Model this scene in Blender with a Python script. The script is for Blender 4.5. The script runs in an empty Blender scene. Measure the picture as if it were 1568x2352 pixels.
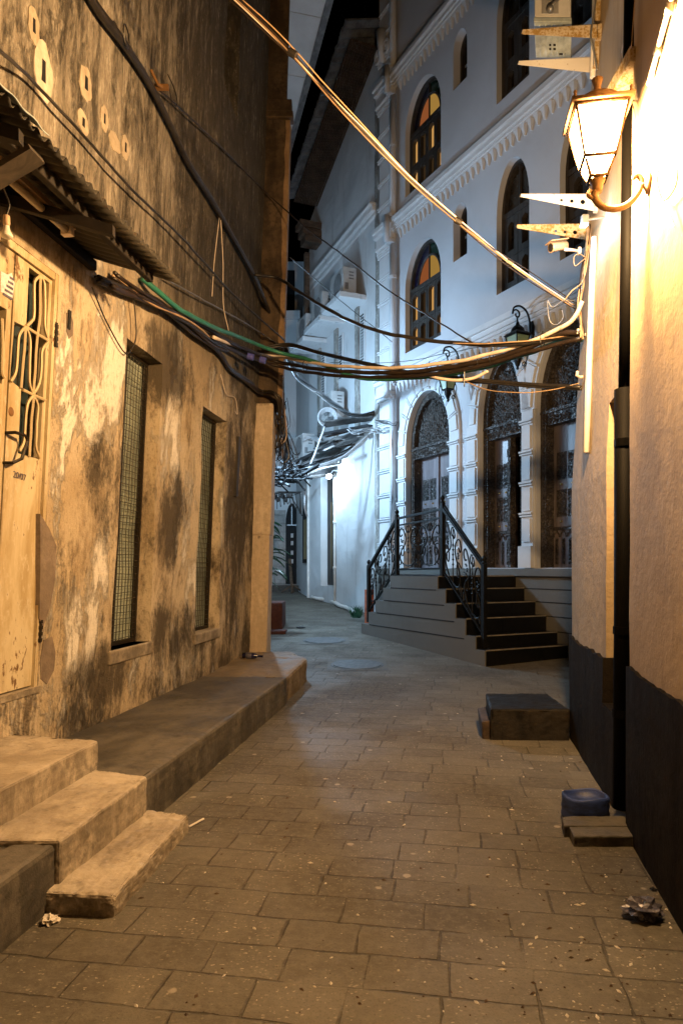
import bpy, math, random
from mathutils import Vector, Matrix, noise
from mathutils.geometry import tessellate_polygon
random.seed(7)
PI = math.pi
C = bpy.context.scene.collection
FP = 1568.0            # focal length in reference pixels (1568 wide photograph)
HZ = 1306.0            # horizon row
CH = 1.3               # camera height
V = Vector

# ------------------------------------------------------------------ helpers
def ray(px, py, Y):
    return V(((px-784)/FP*Y, Y, CH+(HZ-py)/FP*Y))
def gz(Y):
    d = Y-6.6
    if d <= -0.8: return 0.0
    if d < 0.8: return 0.05*(d+0.8)**2/3.2
    return 0.05*d
def gpt(px, py):
    lo, hi = 0.5, 40.0
    f = lambda Y: CH+(HZ-py)/FP*Y-gz(Y)
    for _ in range(50):
        m = (lo+hi)/2
        if f(m) > 0: lo = m
        else: hi = m
    return ray(px, py, lo)

class MB:
    def __init__(s): s.v=[]; s.f=[]; s.mi=[]; s.cur=0
    def add(s, vs, fs):
        o=len(s.v); s.v+= [V(p) for p in vs]
        for f in fs: s.f.append([o+i for i in f]); s.mi.append(s.cur)
    def hexa(s, p):      # 8 points: bottom ring 0-3, top ring 4-7
        s.add(p, [(3,2,1,0),(4,5,6,7),(0,1,5,4),(1,2,6,5),(2,3,7,6),(3,0,4,7)])
    def box(s, a, b, mp=None):
        x0,y0,z0=a; x1,y1,z1=b
        p=[(x0,y0,z0),(x1,y0,z0),(x1,y1,z0),(x0,y1,z0),(x0,y0,z1),(x1,y0,z1),(x1,y1,z1),(x0,y1,z1)]
        if mp: p=[mp(*q) for q in p]
        s.hexa(p)
    def obox(s, c, half, rot):
        p=[]
        for dz in (-1,1):
            for dx,dy in ((-1,-1),(1,-1),(1,1),(-1,1)):
                p.append(V(c)+rot@V((dx*half[0],dy*half[1],dz*half[2])))
        s.hexa(p)
    def tube(s, pts, r, n=6, cap=True, flat=1.0):
        pts=[V(p) for p in pts]
        if len(pts)<2: return
        rr = r if isinstance(r,(list,tuple)) else [r]*len(pts)
        vs=[]; up=None
        for i,p in enumerate(pts):
            t=(pts[min(i+1,len(pts)-1)]-pts[max(i-1,0)])
            if t.length<1e-9: t=V((0,0,1))
            t.normalize()
            if up is None:
                up = V((0,0,1)) if abs(t.z)<.9 else V((1,0,0))
            a=t.cross(up)
            if a.length<1e-6: a=t.cross(V((0,1,0.1)))
            a.normalize(); b=a.cross(t).normalized(); up=b
            for k in range(n):
                q=2*PI*k/n
                vs.append(p+a*math.cos(q)*rr[i]+b*math.sin(q)*rr[i]*flat)
        fs=[]
        for i in range(len(pts)-1):
            for k in range(n):
                k2=(k+1)%n
                fs.append((i*n+k,i*n+k2,(i+1)*n+k2,(i+1)*n+k))
        if cap:
            fs.append(tuple(range(n-1,-1,-1))); fs.append(tuple((len(pts)-1)*n+k for k in range(n)))
        s.add(vs,fs)
    def lathe(s, prof, c, n=16, axis=None):
        c=V(c); M3=Matrix.Identity(3)
        if axis is not None: M3=V((0,0,1)).rotation_difference(V(axis)).to_matrix()
        vs=[]
        for r,z in prof:
            for k in range(n):
                q=2*PI*k/n
                vs.append(c+M3@V((r*math.cos(q),r*math.sin(q),z)))
        fs=[]
        for i in range(len(prof)-1):
            for k in range(n):
                k2=(k+1)%n
                fs.append((i*n+k,i*n+k2,(i+1)*n+k2,(i+1)*n+k))
        fs.append(tuple(range(n-1,-1,-1))); fs.append(tuple((len(prof)-1)*n+k for k in range(n)))
        s.add(vs,fs)
    def prism(s, poly, d0, d1, mp):     # poly list of (u,w); mp(u,d,w)
        n=len(poly)
        vs=[mp(u,d1,w) for u,w in poly]+[mp(u,d0,w) for u,w in poly]
        fs=[tuple(range(n)),tuple(range(2*n-1,n-1,-1))]
        for i in range(n):
            j=(i+1)%n; fs.append((i,i+n,j+n,j))
        s.add(vs,fs)
    def holed(s, outer, holes, d0, d1, mp):
        loops=[outer]+holes
        tri=tessellate_polygon([[V((u,w,0)) for u,w in l] for l in loops])
        flat=[q for l in loops for q in l]
        n=len(flat)
        vs=[mp(u,d1,w) for u,w in flat]
        fs=[tuple(t) for t in tri]
        if d0 is not None:
            vs+=[mp(u,d0,w) for u,w in flat]
            fs+=[tuple(i+n for i in reversed(t)) for t in tri]
            o=0
            for l in loops:
                m=len(l)
                for i in range(m):
                    j=(i+1)%m; fs.append((o+i,o+i+n,o+j+n,o+j))
                o+=m
        s.add(vs,fs)
    def ring(s, outer, inner, d0, d1, mp, close=False):
        n=len(outer)
        vs=[mp(u,d1,w) for u,w in outer]+[mp(u,d1,w) for u,w in inner]+[mp(u,d0,w) for u,w in outer]+[mp(u,d0,w) for u,w in inner]
        fs=[]
        for i in range(n if close else n-1):
            j=(i+1)%n
            fs+= [(i,j,n+j,n+i),(n+i,n+j,3*n+j,3*n+i),(i,2*n+i,2*n+j,j)]
        s.add(vs,fs)

ORG={}
def _mesh(name, mb, mats, loc, smooth):
    me=bpy.data.meshes.new(name)
    me.from_pydata([tuple(p-loc) for p in mb.v],[],mb.f)
    for m in (mats if isinstance(mats,(list,tuple)) else [mats]): me.materials.append(m)
    if any(mb.mi): me.polygons.foreach_set('material_index', mb.mi)
    me.update()
    if smooth: me.polygons.foreach_set('use_smooth',[True]*len(me.polygons))
    return me
def tag(o,label=None,cat=None,group=None,kind=None):
    if label: o['label']=label
    if cat: o['category']=cat
    if group: o['group']=group
    if kind: o['kind']=kind
    return o
def thing(name,label,cat,loc,group=None):
    o=bpy.data.objects.new(name,None); C.objects.link(o); o.location=loc
    o.empty_display_size=.1
    ORG[o]=V(loc); return tag(o,label,cat,group)
def part(name,mb,mat,parent,smooth=False,label=None,bevel=0):
    loc=ORG[parent]
    o=bpy.data.objects.new(name,_mesh(name,mb,mat,loc,smooth)); C.objects.link(o)
    o.parent=parent; ORG[o]=loc
    if label: o['label']=label
    if bevel: bev(o,bevel)
    return o
def solo(name,mb,mat,label,cat,loc=None,group=None,kind=None,smooth=False,bevel=0):
    if loc is None:
        lo=V((min(p.x for p in mb.v),min(p.y for p in mb.v),min(p.z for p in mb.v)))
        hi=V((max(p.x for p in mb.v),max(p.y for p in mb.v),0)); loc=V(((lo.x+hi.x)/2,(lo.y+hi.y)/2,lo.z))
    loc=V(loc)
    o=bpy.data.objects.new(name,_mesh(name,mb,mat,loc,smooth)); C.objects.link(o); o.location=loc
    ORG[o]=loc; tag(o,label,cat,group,kind)
    if bevel: bev(o,bevel)
    return o
def bev(o,w,seg=2):
    m=o.modifiers.new('bevel','BEVEL'); m.width=w; m.segments=seg; m.limit_method='ANGLE'
    for p in o.data.polygons: p.use_smooth=False
def rough(o,w=.02,lv=4,st=.02,size=.25,seg=2):
    bev(o,w,seg)
    s=o.modifiers.new('sub','SUBSURF'); s.subdivision_type='SIMPLE'; s.levels=lv; s.render_levels=lv
    t=bpy.data.textures.new('wear','CLOUDS'); t.noise_scale=size; t.noise_depth=4
    d=o.modifiers.new('disp','DISPLACE'); d.texture=t; d.strength=st; d.mid_level=.5; d.texture_coords='LOCAL'
    t2=bpy.data.textures.new('chips','CLOUDS'); t2.noise_scale=.035; t2.noise_depth=3
    d=o.modifiers.new('disp2','DISPLACE'); d.texture=t2; d.strength=st*.45; d.mid_level=.5; d.texture_coords='LOCAL'
    for p in o.data.polygons: p.use_smooth=True
def copy_tree(o, loc=None, parent=None):
    c=o.copy(); C.objects.link(c)
    if parent is not None: c.parent=parent
    if loc is not None: c.location=loc
    for ch in list(o.children): copy_tree(ch,None,c)
    return c
def spline(pts,n=8):
    pts=[V(p) for p in pts]
    P=[pts[0]*2-pts[1]]+pts+[pts[-1]*2-pts[-2]]
    out=[]
    for i in range(1,len(P)-2):
        for k in range(n):
            t=k/n
            a,b,c,d=P[i-1],P[i],P[i+1],P[i+2]
            out.append(.5*((2*b)+(c-a)*t+(2*a-5*b+4*c-d)*t*t+(3*b-a-3*c+d)*t**3))
    out.append(pts[-1]); return out
def sag(a,b,h,n=18):
    a=V(a);b=V(b)
    return [a.lerp(b,i/n)-V((0,0,4*h*(i/n)*(1-i/n))) for i in range(n+1)]

# ------------------------------------------------------------------ materials
class NT:
    def __init__(s,name):
        s.m=bpy.data.materials.new(name); s.m.use_nodes=True
        s.t=s.m.node_tree; s.b=s.t.nodes['Principled BSDF']; s.tc=s.t.nodes.new('ShaderNodeTexCoord')
        s.out=s.t.nodes['Material Output']
    def n(s,k,**kw):
        x=s.t.nodes.new('ShaderNode'+k)
        for a,b in kw.items(): setattr(x,a,b)
        return x
    def l(s,a,b): s.t.links.new(a,b)
    def put(s,sock,v):
        if isinstance(v,bpy.types.NodeSocket): s.l(v,sock)
        elif isinstance(v,(tuple,list)) and len(v)==3 and sock.type=='RGBA': sock.default_value=(*v,1)
        else: sock.default_value=v
    def co(s,scale=(1,1,1),rot=(0,0,0),loc=(0,0,0)):
        mp=s.n('Mapping'); s.l(s.tc.outputs['Object'],mp.inputs[0])
        mp.inputs['Scale'].default_value=scale; mp.inputs['Rotation'].default_value=rot; mp.inputs['Location'].default_value=loc
        return mp.outputs[0]
    def noise(s,vec,scale,detail=6,rough=.6,dist=0):
        x=s.n('TexNoise'); s.l(vec,x.inputs['Vector']); x.inputs['Scale'].default_value=scale
        x.inputs['Detail'].default_value=detail; x.inputs['Roughness'].default_value=rough; x.inputs['Distortion'].default_value=dist
        return x.outputs['Fac']
    def ramp(s,f,a,b,ca=0.0,cb=1.0):
        x=s.n('MapRange'); x.interpolation_type='SMOOTHSTEP'; s.l(f,x.inputs[0])
        x.inputs[1].default_value=a; x.inputs[2].default_value=b; x.inputs[3].default_value=ca; x.inputs[4].default_value=cb
        return x.outputs[0]
    def mix(s,f,a,b,mode='MIX'):
        x=s.n('Mix',data_type='RGBA',blend_type=mode)
        s.put(x.inputs[0],f); s.put(x.inputs[6],a); s.put(x.inputs[7],b)
        return x.outputs[2]
    def math(s,op,a,b=0.0,clamp=False):
        x=s.n('Math',operation=op,use_clamp=clamp); s.put(x.inputs[0],a); s.put(x.inputs[1],b); return x.outputs[0]
    def xyz(s,vec):
        x=s.n('SeparateXYZ'); s.l(vec,x.inputs[0]); return x.outputs
    def bump(s,h,strength=.3,dist=.01,prev=None):
        x=s.n('Bump'); s.l(h,x.inputs['Height']); x.inputs['Strength'].default_value=strength; x.inputs['Distance'].default_value=dist
        if prev is not None: s.l(prev,x.inputs['Normal'])
        return x.outputs[0]
    def done(s,col,rough=.7,nrm=None,metal=0,spec=.5):
        s.put(s.b.inputs['Base Color'],col); s.put(s.b.inputs['Roughness'],rough); s.b.inputs['Metallic'].default_value=metal
        s.b.inputs['Specular IOR Level'].default_value=spec
        if nrm is not None: s.l(nrm,s.b.inputs['Normal'])
        return s.m
def M(name,col,rough=.6,metal=0,var=.25,scale=6,bump=.15,bscale=50,spec=.4,streak=1.0):
    t=NT(name); v=t.co((1,1,streak))
    n=t.noise(v,scale,8,.65); lo=tuple(c*(1-var) for c in col); hi=tuple(min(1,c*(1+var*.7)) for c in col)
    c=t.mix(t.ramp(n,.35,.65),lo,hi)
    nb=t.bump(t.noise(t.co(),bscale,5,.6),bump,.008) if bump else None
    r=t.math('ADD',t.math('MULTIPLY',n,.2),rough-.1,True)
    return t.done(c,r,nb,metal,spec)
def EMIT(name,col,st):
    t=NT(name); e=t.n('Emission'); e.inputs[0].default_value=(*col,1); e.inputs[1].default_value=st
    t.l(e.outputs[0],t.out.inputs[0]); t.m.cycles.emission_sampling='NONE'; return t.m

def old_wall():
    t=NT('weathered_plaster'); O=t.tc.outputs['Object']
    v=t.co(); zz=t.xyz(O); z=zz[2]; y=zz[1]
    def blend(*ws):
        r=None
        for f,w in ws:
            q=t.math('MULTIPLY',f,w); r=q if r is None else t.math('ADD',r,q)
        return r
    n1=t.noise(v,.8,4,.6,.3); n2=t.noise(t.co((1,1,.45)),2.3,10,.72,.5); n3=t.noise(t.co((1,1,.3)),7,10,.75,.4)
    n4=t.noise(t.co((1,1,.6)),42,6,.72); n5=t.noise(t.co((1,1,.4),(0,0,0),(5,3,1)),3.1,10,.72,.4); n6=t.noise(t.co((1,1,.5),(0,0,0),(9,1,4)),1.7,10,.74,.3)
    base=t.mix(t.ramp(n1,.36,.62),(.44,.345,.225),(.60,.505,.375))
    def zone(cy,cz,ry,rz):
        a=t.math('DIVIDE',t.math('SUBTRACT',y,cy),ry); b=t.math('DIVIDE',t.math('SUBTRACT',z,cz),rz)
        d=t.math('ADD',t.math('MULTIPLY',a,a),t.math('MULTIPLY',b,b))
        return t.ramp(t.math('ADD',d,t.math('ADD',t.math('MULTIPLY',t.math('SUBTRACT',n5,.5),6.0),t.math('MULTIPLY',t.math('SUBTRACT',n3,.5),4.5))),2.1,-.3)
    def mx(*q):
        r=q[0]
        for k_ in q[1:]: r=t.math('MAXIMUM',r,k_)
        return r
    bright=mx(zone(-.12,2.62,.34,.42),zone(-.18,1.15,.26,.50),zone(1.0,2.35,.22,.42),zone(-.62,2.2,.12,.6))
    pm=t.ramp(t.math('ADD',blend((n2,.6),(n3,.3),(n4,.1)),t.math('MULTIPLY',bright,.075)),.515,.575)
    base=t.mix(t.math('MULTIPLY',pm,.9),base,(.86,.81,.73))
    base=t.mix(t.ramp(blend((n5,.6),(n3,.4)),.50,.62,0,.75),base,(.24,.175,.105))
    base=t.mix(t.ramp(n4,.50,.72,0,.55),base,(.20,.15,.09))
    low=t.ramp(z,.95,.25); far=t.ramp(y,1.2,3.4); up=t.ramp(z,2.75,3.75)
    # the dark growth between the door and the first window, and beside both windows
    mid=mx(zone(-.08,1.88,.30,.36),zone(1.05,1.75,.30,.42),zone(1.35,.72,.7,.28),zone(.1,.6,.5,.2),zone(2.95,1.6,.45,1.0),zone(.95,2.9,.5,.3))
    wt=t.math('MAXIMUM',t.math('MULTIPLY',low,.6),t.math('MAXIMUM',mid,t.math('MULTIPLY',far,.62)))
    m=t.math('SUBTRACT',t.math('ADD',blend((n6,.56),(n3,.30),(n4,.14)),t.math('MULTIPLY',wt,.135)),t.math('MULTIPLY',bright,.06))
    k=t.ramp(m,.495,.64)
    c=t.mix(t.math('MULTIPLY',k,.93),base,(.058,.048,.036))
    stk=t.noise(t.co((1,1,.2)),8,10,.78,.5); stk2=t.noise(t.co((1,1,.3)),34,6,.75,.3)
    s=t.math('ADD',blend((stk,.55),(stk2,.3),(n6,.15)),t.math('MULTIPLY',t.ramp(y,-.5,2.6),.12))
    ub=t.mix(t.ramp(stk2,.42,.66),(.22,.19,.152),(.52,.475,.40))
    uc=t.mix(t.ramp(s,.44,.57,0,.95),ub,(.042,.037,.031))
    n7=t.noise(t.co((1,1,.13),(0,0,0),(2,6,3)),19,9,.78,.3)
    uc=t.mix(t.ramp(blend((n7,.7),(n4,.3)),.52,.66,0,.75),uc,(.36,.325,.27))
    c=t.mix(up,c,uc)
    h=t.math('ADD',blend((n4,.55),(t.noise(v,85,4,.6),.3),(pm,.8)),blend((n3,1.1),(k,-.35)))
    nb=t.bump(h,.85,.02)
    return t.done(c,.88,nb,0,.2)

def paving():
    t=NT('concrete_pavers'); O=t.tc.outputs['Object']
    mp=t.n('Mapping'); t.l(O,mp.inputs[0]); mp.inputs['Rotation'].default_value=(0,0,math.radians(9.0))
    nv=t.n('TexNoise'); t.l(O,nv.inputs['Vector']); nv.inputs['Scale'].default_value=3.2; nv.inputs['Detail'].default_value=3
    sub=t.n('VectorMath',operation='SUBTRACT'); t.l(nv.outputs['Color'],sub.inputs[0]); sub.inputs[1].default_value=(.5,.5,.5)
    scl=t.n('VectorMath',operation='SCALE'); t.l(sub.outputs[0],scl.inputs[0]); scl.inputs['Scale'].default_value=.035
    ad=t.n('VectorMath',operation='ADD'); t.l(mp.outputs[0],ad.inputs[0]); t.l(scl.outputs[0],ad.inputs[1])
    q=t.xyz(ad.outputs[0]); RW_,BW_=.19,.285
    ry=t.math('DIVIDE',q[1],RW_); row=t.math('FLOOR',ry); fy=t.math('FRACT',ry)
    def wn(*ins):
        x=t.n('TexWhiteNoise',noise_dimensions='3D'); c_=t.n('CombineXYZ')
        for i,k in enumerate(ins): t.put(c_.inputs[i],k)
        t.l(c_.outputs[0],x.inputs['Vector']); return x.outputs['Value'],t.xyz(x.outputs['Color'])
    r1,rc=wn(row,3.7,1.1)
    rx=t.math('DIVIDE',t.math('ADD',q[0],t.math('MULTIPLY',r1,5.0)),t.math('ADD',BW_*.9,t.math('MULTIPLY',rc[1],BW_*.2)))
    col_=t.math('FLOOR',rx); fx=t.math('FRACT',rx)
    bid,bc=wn(row,col_,7.3)
    ex=t.math('MULTIPLY',t.math('MINIMUM',fx,t.math('SUBTRACT',1.0,fx)),BW_); ey=t.math('MULTIPLY',t.math('MINIMUM',fy,t.math('SUBTRACT',1.0,fy)),RW_)
    ed=t.math('MINIMUM',ex,ey)
    jw=t.ramp(t.noise(t.co(),5.5,5,.7),.3,.7,.0012,.0075)
    FAC=t.math('SUBTRACT',1.0,t.math('DIVIDE',t.math('SUBTRACT',ed,t.math('MULTIPLY',jw,.45)),t.math('MULTIPLY',jw,.75)),True); FAC=t.math('MINIMUM',FAC,1.0,True)
    BCOL=t.mix(bid,(.088,.079,.060),(.165,.150,.116))
    v=t.co(); g=t.noise(v,1.1,7,.65,.3); f=t.noise(v,24,6,.7)
    jn=t.ramp(t.noise(v,2.7,5,.7),.36,.56); jf=t.math('MULTIPLY',FAC,jn)
    st=t.noise(t.co((1,1,1),(0,0,0),(3,7,0)),.55,8,.7,.8)
    tone=t.mix(t.ramp(st,.35,.65),(.095,.085,.068),(.165,.149,.121))
    c=t.mix(.5,BCOL,tone)
    c=t.mix(t.math('MULTIPLY',jf,.62),c,(.024,.021,.016))
    c=t.mix(t.ramp(g,.42,.62,0,.6),c,(.062,.055,.045))
    c=t.mix(t.ramp(f,.40,.72,0,.55),c,(.175,.155,.125))
    vo=t.n('TexVoronoi',distance='EUCLIDEAN'); vo.inputs['Scale'].default_value=62
    w1=t.n('TexNoise'); w1.inputs['Scale'].default_value=45; t.l(v,w1.inputs['Vector']); w2=t.n('VectorMath',operation='SCALE'); w2.inputs['Scale'].default_value=.03; t.l(w1.outputs['Color'],w2.inputs[0]); w3=t.n('VectorMath',operation='ADD'); t.l(t.co((1,1.6,1)),w3.inputs[0]); t.l(w2.outputs[0],w3.inputs[1]); t.l(w3.outputs[0],vo.inputs['Vector'])
    cr=t.xyz(vo.outputs['Color'])
    chip=t.math('MULTIPLY',t.ramp(t.math('ADD',vo.outputs['Distance'],t.math('MULTIPLY',t.math('SUBTRACT',f,.5),.5)),.40,.24),t.math('GREATER_THAN',cr[0],.66))
    wear=t.math('MULTIPLY',t.ramp(t.noise(v,2.3,5,.7),.36,.58),t.math('ADD',.35,bc[0]),True)
    chip=t.math('MULTIPLY',chip,wear)
    chip=t.math('MULTIPLY',chip,t.math('SUBTRACT',1.0,FAC))
    c=t.mix(t.math('MULTIPLY',chip,t.math('MULTIPLY',cr[1],.9)),c,(.42,.37,.29))
    c=t.mix(t.ramp(t.noise(v,120,3,.6),.52,.70,0,.45),c,(.045,.040,.032))
    vo2=t.n('TexVoronoi'); vo2.inputs['Scale'].default_value=9; t.l(v,vo2.inputs['Vector'])
    cr2=t.xyz(vo2.outputs['Color'])
    spot=t.math('MULTIPLY',t.ramp(t.math('ADD',vo2.outputs['Distance'],t.math('MULTIPLY',f,.15)),.26,.2),t.math('GREATER_THAN',cr2[1],.90))
    c=t.mix(t.math('MULTIPLY',spot,.6),c,(.40,.36,.30))
    h=t.math('SUBTRACT',t.math('MULTIPLY',f,.6),t.math('MULTIPLY',jf,1.2))
    nb=t.bump(h,.8,.008)
    nb=t.bump(t.math('ADD',t.math('ADD',t.math('MULTIPLY',bid,.5),t.math('MULTIPLY',t.math('SUBTRACT',bc[1],.5),t.math('MULTIPLY',fx,1.6))),t.math('ADD',t.math('MULTIPLY',t.math('SUBTRACT',bc[2],.5),t.math('MULTIPLY',fy,1.4)),t.noise(v,4,4,.6))),.35,.02,nb)
    return t.done(c,t.ramp(g,.3,.7,.62,.85),nb,0,.25)

def concrete(name,lo,hi,dk,dks=.5,spec=.35):
    t=NT(name); v=t.co()
    n=t.noise(v,2.4,8,.68,.6); f=t.noise(v,22,6,.7); b=t.noise(v,1.2,5,.6,.8); ss=t.noise(t.co((1,1,.25)),7,7,.7,.4)
    c=t.mix(t.ramp(n,.36,.64),lo,hi)
    c=t.mix(t.ramp(t.math('ADD',t.math('MULTIPLY',b,.45),t.math('ADD',t.math('MULTIPLY',ss,.3),t.math('MULTIPLY',f,.25))),.47,.66,0,dks),c,dk)
    c=t.mix(t.ramp(f,.55,.7,0,.4),c,tuple(x*.5 for x in lo))
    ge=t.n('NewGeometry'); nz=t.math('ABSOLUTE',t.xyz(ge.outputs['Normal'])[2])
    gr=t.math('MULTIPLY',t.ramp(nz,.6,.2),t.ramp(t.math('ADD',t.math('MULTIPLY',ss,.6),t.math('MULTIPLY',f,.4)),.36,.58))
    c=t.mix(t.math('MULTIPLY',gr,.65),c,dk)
    h=t.math('ADD',f,t.math('MULTIPLY',t.noise(v,90,3),.4))
    return t.done(c,t.ramp(n,.3,.7,.55,.8),t.bump(h,.45,.01),0,spec)

def white_wall(name,col=(.70,.71,.70),st=.35,dirt=(.34,.34,.32),thr=.58,bs=.22):
    t=NT(name); v=t.co()
    b=t.noise(v,.7,6,.65,.5); s=t.noise(t.co((1,1,.18)),3.2,8,.7,.4); f=t.noise(v,14,5,.6)
    c=t.mix(t.ramp(b,.35,.65),tuple(x*.9 for x in col),col)
    c=t.mix(t.ramp(s,thr,thr+.16,0,st),c,dirt)
    return t.done(c,.7,t.bump(t.math('ADD',f,t.math('MULTIPLY',t.noise(v,60,3),.3)),bs,.012),0,.3)

def carved(name,col,sc=26,st=1.0):
    t=NT(name); v=t.co()
    vo=t.n('TexVoronoi',feature='SMOOTH_F1'); vo.inputs['Scale'].default_value=sc; t.l(v,vo.inputs['Vector'])
    n=t.noise(v,sc*.55,3,.5,2.2)
    h=t.math('ADD',t.math('MULTIPLY',vo.outputs['Distance'],.8),t.ramp(n,.42,.58))
    c=t.mix(t.ramp(h,.3,1.2),tuple(x*.35 for x in col),col)
    return t.done(c,.42,t.bump(h,st,.03),0,.5)
def wood(name,col,dk,sc=5,rough=.5,ax=(1,1,.06)):
    t=NT(name); n=t.noise(t.co(ax),sc*5,6,.65,.6); b=t.noise(t.co(),2.5,5,.6)
    c=t.mix(t.ramp(n,.35,.65),dk,col); c=t.mix(t.ramp(b,.5,.75,0,.4),c,tuple(x*.5 for x in dk))
    return t.done(c,rough,t.bump(n,.3,.006),0,.4)
def painted_metal():
    t=NT('cream_door_paint'); v=t.co()
    b=t.noise(t.co((1,1,.35)),3.0,8,.7,.5); f=t.noise(t.co((1,1,.5)),26,6,.7)
    c=t.mix(t.ramp(b,.38,.62),(.40,.30,.155),(.60,.51,.34)); c=t.mix(t.ramp(f,.52,.70,0,.6),c,(.70,.64,.50)); c=t.mix(t.ramp(t.noise(t.co((1,1,.12)),5,8,.75,.4),.50,.68,0,.7),c,(.26,.165,.07))
    k=t.ramp(t.math('ADD',t.math('MULTIPLY',b,.5),t.math('MULTIPLY',f,.5)),.57,.615)
    c=t.mix(k,c,(.16,.085,.035))
    return t.done(c,.5,t.bump(f,.2,.004),0,.4)
def rusty(name,col,amt=.5,rust=(.20,.10,.035),metal=.2,spec=.4):
    t=NT(name); v=t.co(); n=t.noise(v,14,8,.72); f=t.noise(v,55,5,.7)
    k=t.ramp(t.math('ADD',t.math('MULTIPLY',n,.6),t.math('MULTIPLY',f,.4)),.62-amt*.3,.70-amt*.25)
    return t.done(t.mix(k,col,rust),.6,t.bump(f,.3,.003),metal,spec)

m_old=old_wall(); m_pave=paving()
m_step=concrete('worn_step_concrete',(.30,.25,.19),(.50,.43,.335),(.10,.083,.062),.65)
m_plat=concrete('dark_platform_concrete',(.065,.059,.050),(.135,.12,.098),(.026,.024,.021),.75)
m_blackc=concrete('black_painted_concrete',(.004,.0034,.0028),(.010,.0085,.007),(.03,.024,.018),.35,.2)
m_slab=concrete('grey_slab_concrete',(.085,.077,.063),(.145,.13,.105),(.04,.036,.03),.6)
m_pier=concrete('plain_cream_plaster',(.58,.46,.33),(.70,.58,.44),(.42,.33,.23),.35)
m_pedge=concrete('tan_plaster_edge',(.22,.14,.075),(.30,.20,.11),(.15,.09,.05),.4)
m_moldpier=concrete('mouldy_brown_plaster',(.05,.032,.018),(.11,.075,.045),(.018,.012,.007),.9)
m_rwall=white_wall('ochre_limewash',(.45,.335,.195),.65,(.29,.205,.11),.46,.40)
m_rpil=white_wall('pale_limewash',(.42,.325,.205),.55,(.27,.195,.11),.48,.6)
m_dado=concrete('black_bitumen_dado',(.0055,.0045,.0035),(.012,.0095,.007),(.026,.020,.014),.5,.05)
m_fac=white_wall('white_facade_paint',(.555,.57,.60),.5,(.5,.5,.5),.60)
m_trim=white_wall('white_stucco_trim',(.66,.67,.68),.3,(.42,.42,.41),.55)
m_b2=white_wall('old_whitewash',(.64,.66,.67),.55,(.26,.27,.27),.56)
m_rag=concrete('broken_plaster_edge',(.30,.29,.26),(.55,.54,.5),(.12,.11,.1),.8)
m_stair=white_wall('grey_stair_paint',(.135,.130,.117),.3,(.09,.085,.075),.56)
m_riser=M('black_granite_tile',(.005,.0048,.0045),.35,0,.3,20,0)
m_nose=M('beige_tile_edge',(.20,.18,.15),.5)
m_iron=M('black_wrought_iron',(.006,.006,.006),.5,0,.3,20,.15,80,.25)
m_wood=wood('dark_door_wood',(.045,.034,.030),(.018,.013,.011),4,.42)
m_leaf=wood('door_leaf_wood_lit_tint',(.20,.175,.185),(.11,.095,.10),4,.38)  # paler copy of the door wood, cool lamplight put into its colour
m_carve=carved('carved_dark_wood',(.105,.092,.085),26,1.0)
m_carve2=carved('carved_frame_wood',(.12,.10,.085),40,1.0)
m_brass=M('brass_stud',(.75,.58,.25),.25,1,.1,10,0)
m_dark=M('dark_interior',(.008,.008,.009),.8,0,.3,4,0)  # near-black; thin plates in it put the shade of openings into colour
m_wwood=wood('window_shutter_wood',(.050,.043,.037),(.02,.017,.015),4,.5)
m_door=painted_metal()
m_bars=rusty('cream_bar_paint',(.55,.44,.27),.12)
m_rust=rusty('rust_metal',(.16,.10,.06),.9)
m_hinge=M('black_hinge',(.02,.015,.01),.5,.3)
m_mesh=M('dark_wire',(.03,.026,.018),.5,.3,.3,20,0)
m_pane=M('dusty_green_glass',(.27,.31,.26),.35,0,.4,2.2,.1,20,.5,.6)
m_corr=rusty('old_corrugated_iron',(.040,.036,.030),.3,(.035,.022,.013))
m_galv=M('galvanised_sheet',(.36,.42,.44),.45,.3,.35,5,.1)
m_beam=wood('old_roof_timber',(.014,.009,.0055),(.006,.004,.003),3,.8,(1,.1,1))
m_tubeglass=M('dead_tube_glass',(.36,.30,.22),.3,0,.15,6,0)
m_bulb=M('opal_bulb',(.75,.68,.58),.35,0,.05,5,0)
m_cabk=M('black_cable',(.020,.017,.015),.42,0,.4,12,.1,70,.5)
m_cabr=M('brown_cable',(.022,.014,.010),.45,0,.3,12,0)
m_cream=M('cream_cable',(.78,.66,.56),.45,0,.15,10,0)
m_tan=M('tan_cable',(.42,.28,.16),.4,0,.2,10,0)
m_green=M('green_cable',(.03,.17,.125),.4,0,.2,10,0)
m_blue=M('blue_tape',(.075,.085,.35),.45,0,.2,10,0)
m_wcab=M('white_cable',(.42,.42,.42),.4,0,.15,10,0)
m_steel=M('dull_steel',(.22,.225,.23),.4,.6,.2,12,0)
m_pvc=M('white_pvc',(.70,.68,.64),.4,0,.1,5,0)
m_pipe=white_wall('painted_pipe',(.56,.57,.59),.4,(.36,.36,.36),.52)
m_downs=rusty('black_downpipe_paint',(.0022,.0019,.0016),.0,(.02,.012,.006),0,.05)
m_ac=M('ac_casing',(.46,.46,.45),.4,0,.15,3,0)
m_acd=M('ac_grille',(.20,.20,.20),.5,0,.2,8,0)
m_wbr=rusty('white_bracket_paint',(.66,.62,.56),.14)
m_rbr=rusty('rusted_bracket',(.50,.42,.30),.55,(.30,.19,.06))
m_lampm=rusty('bronze_lamp_paint',(.16,.095,.045),.15,(.22,.14,.06))
m_eave=wood('eave_boards',(.12,.075,.045),(.05,.032,.02),3,.8,(.3,.3,1))
m_roofm=M('grey_roof_sheet',(.12,.125,.13),.6,0,.4,5,.2)
m_soff=M('white_soffit_board',(.52,.55,.57),.7,0,.08,2,0)
m_stone=None
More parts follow.
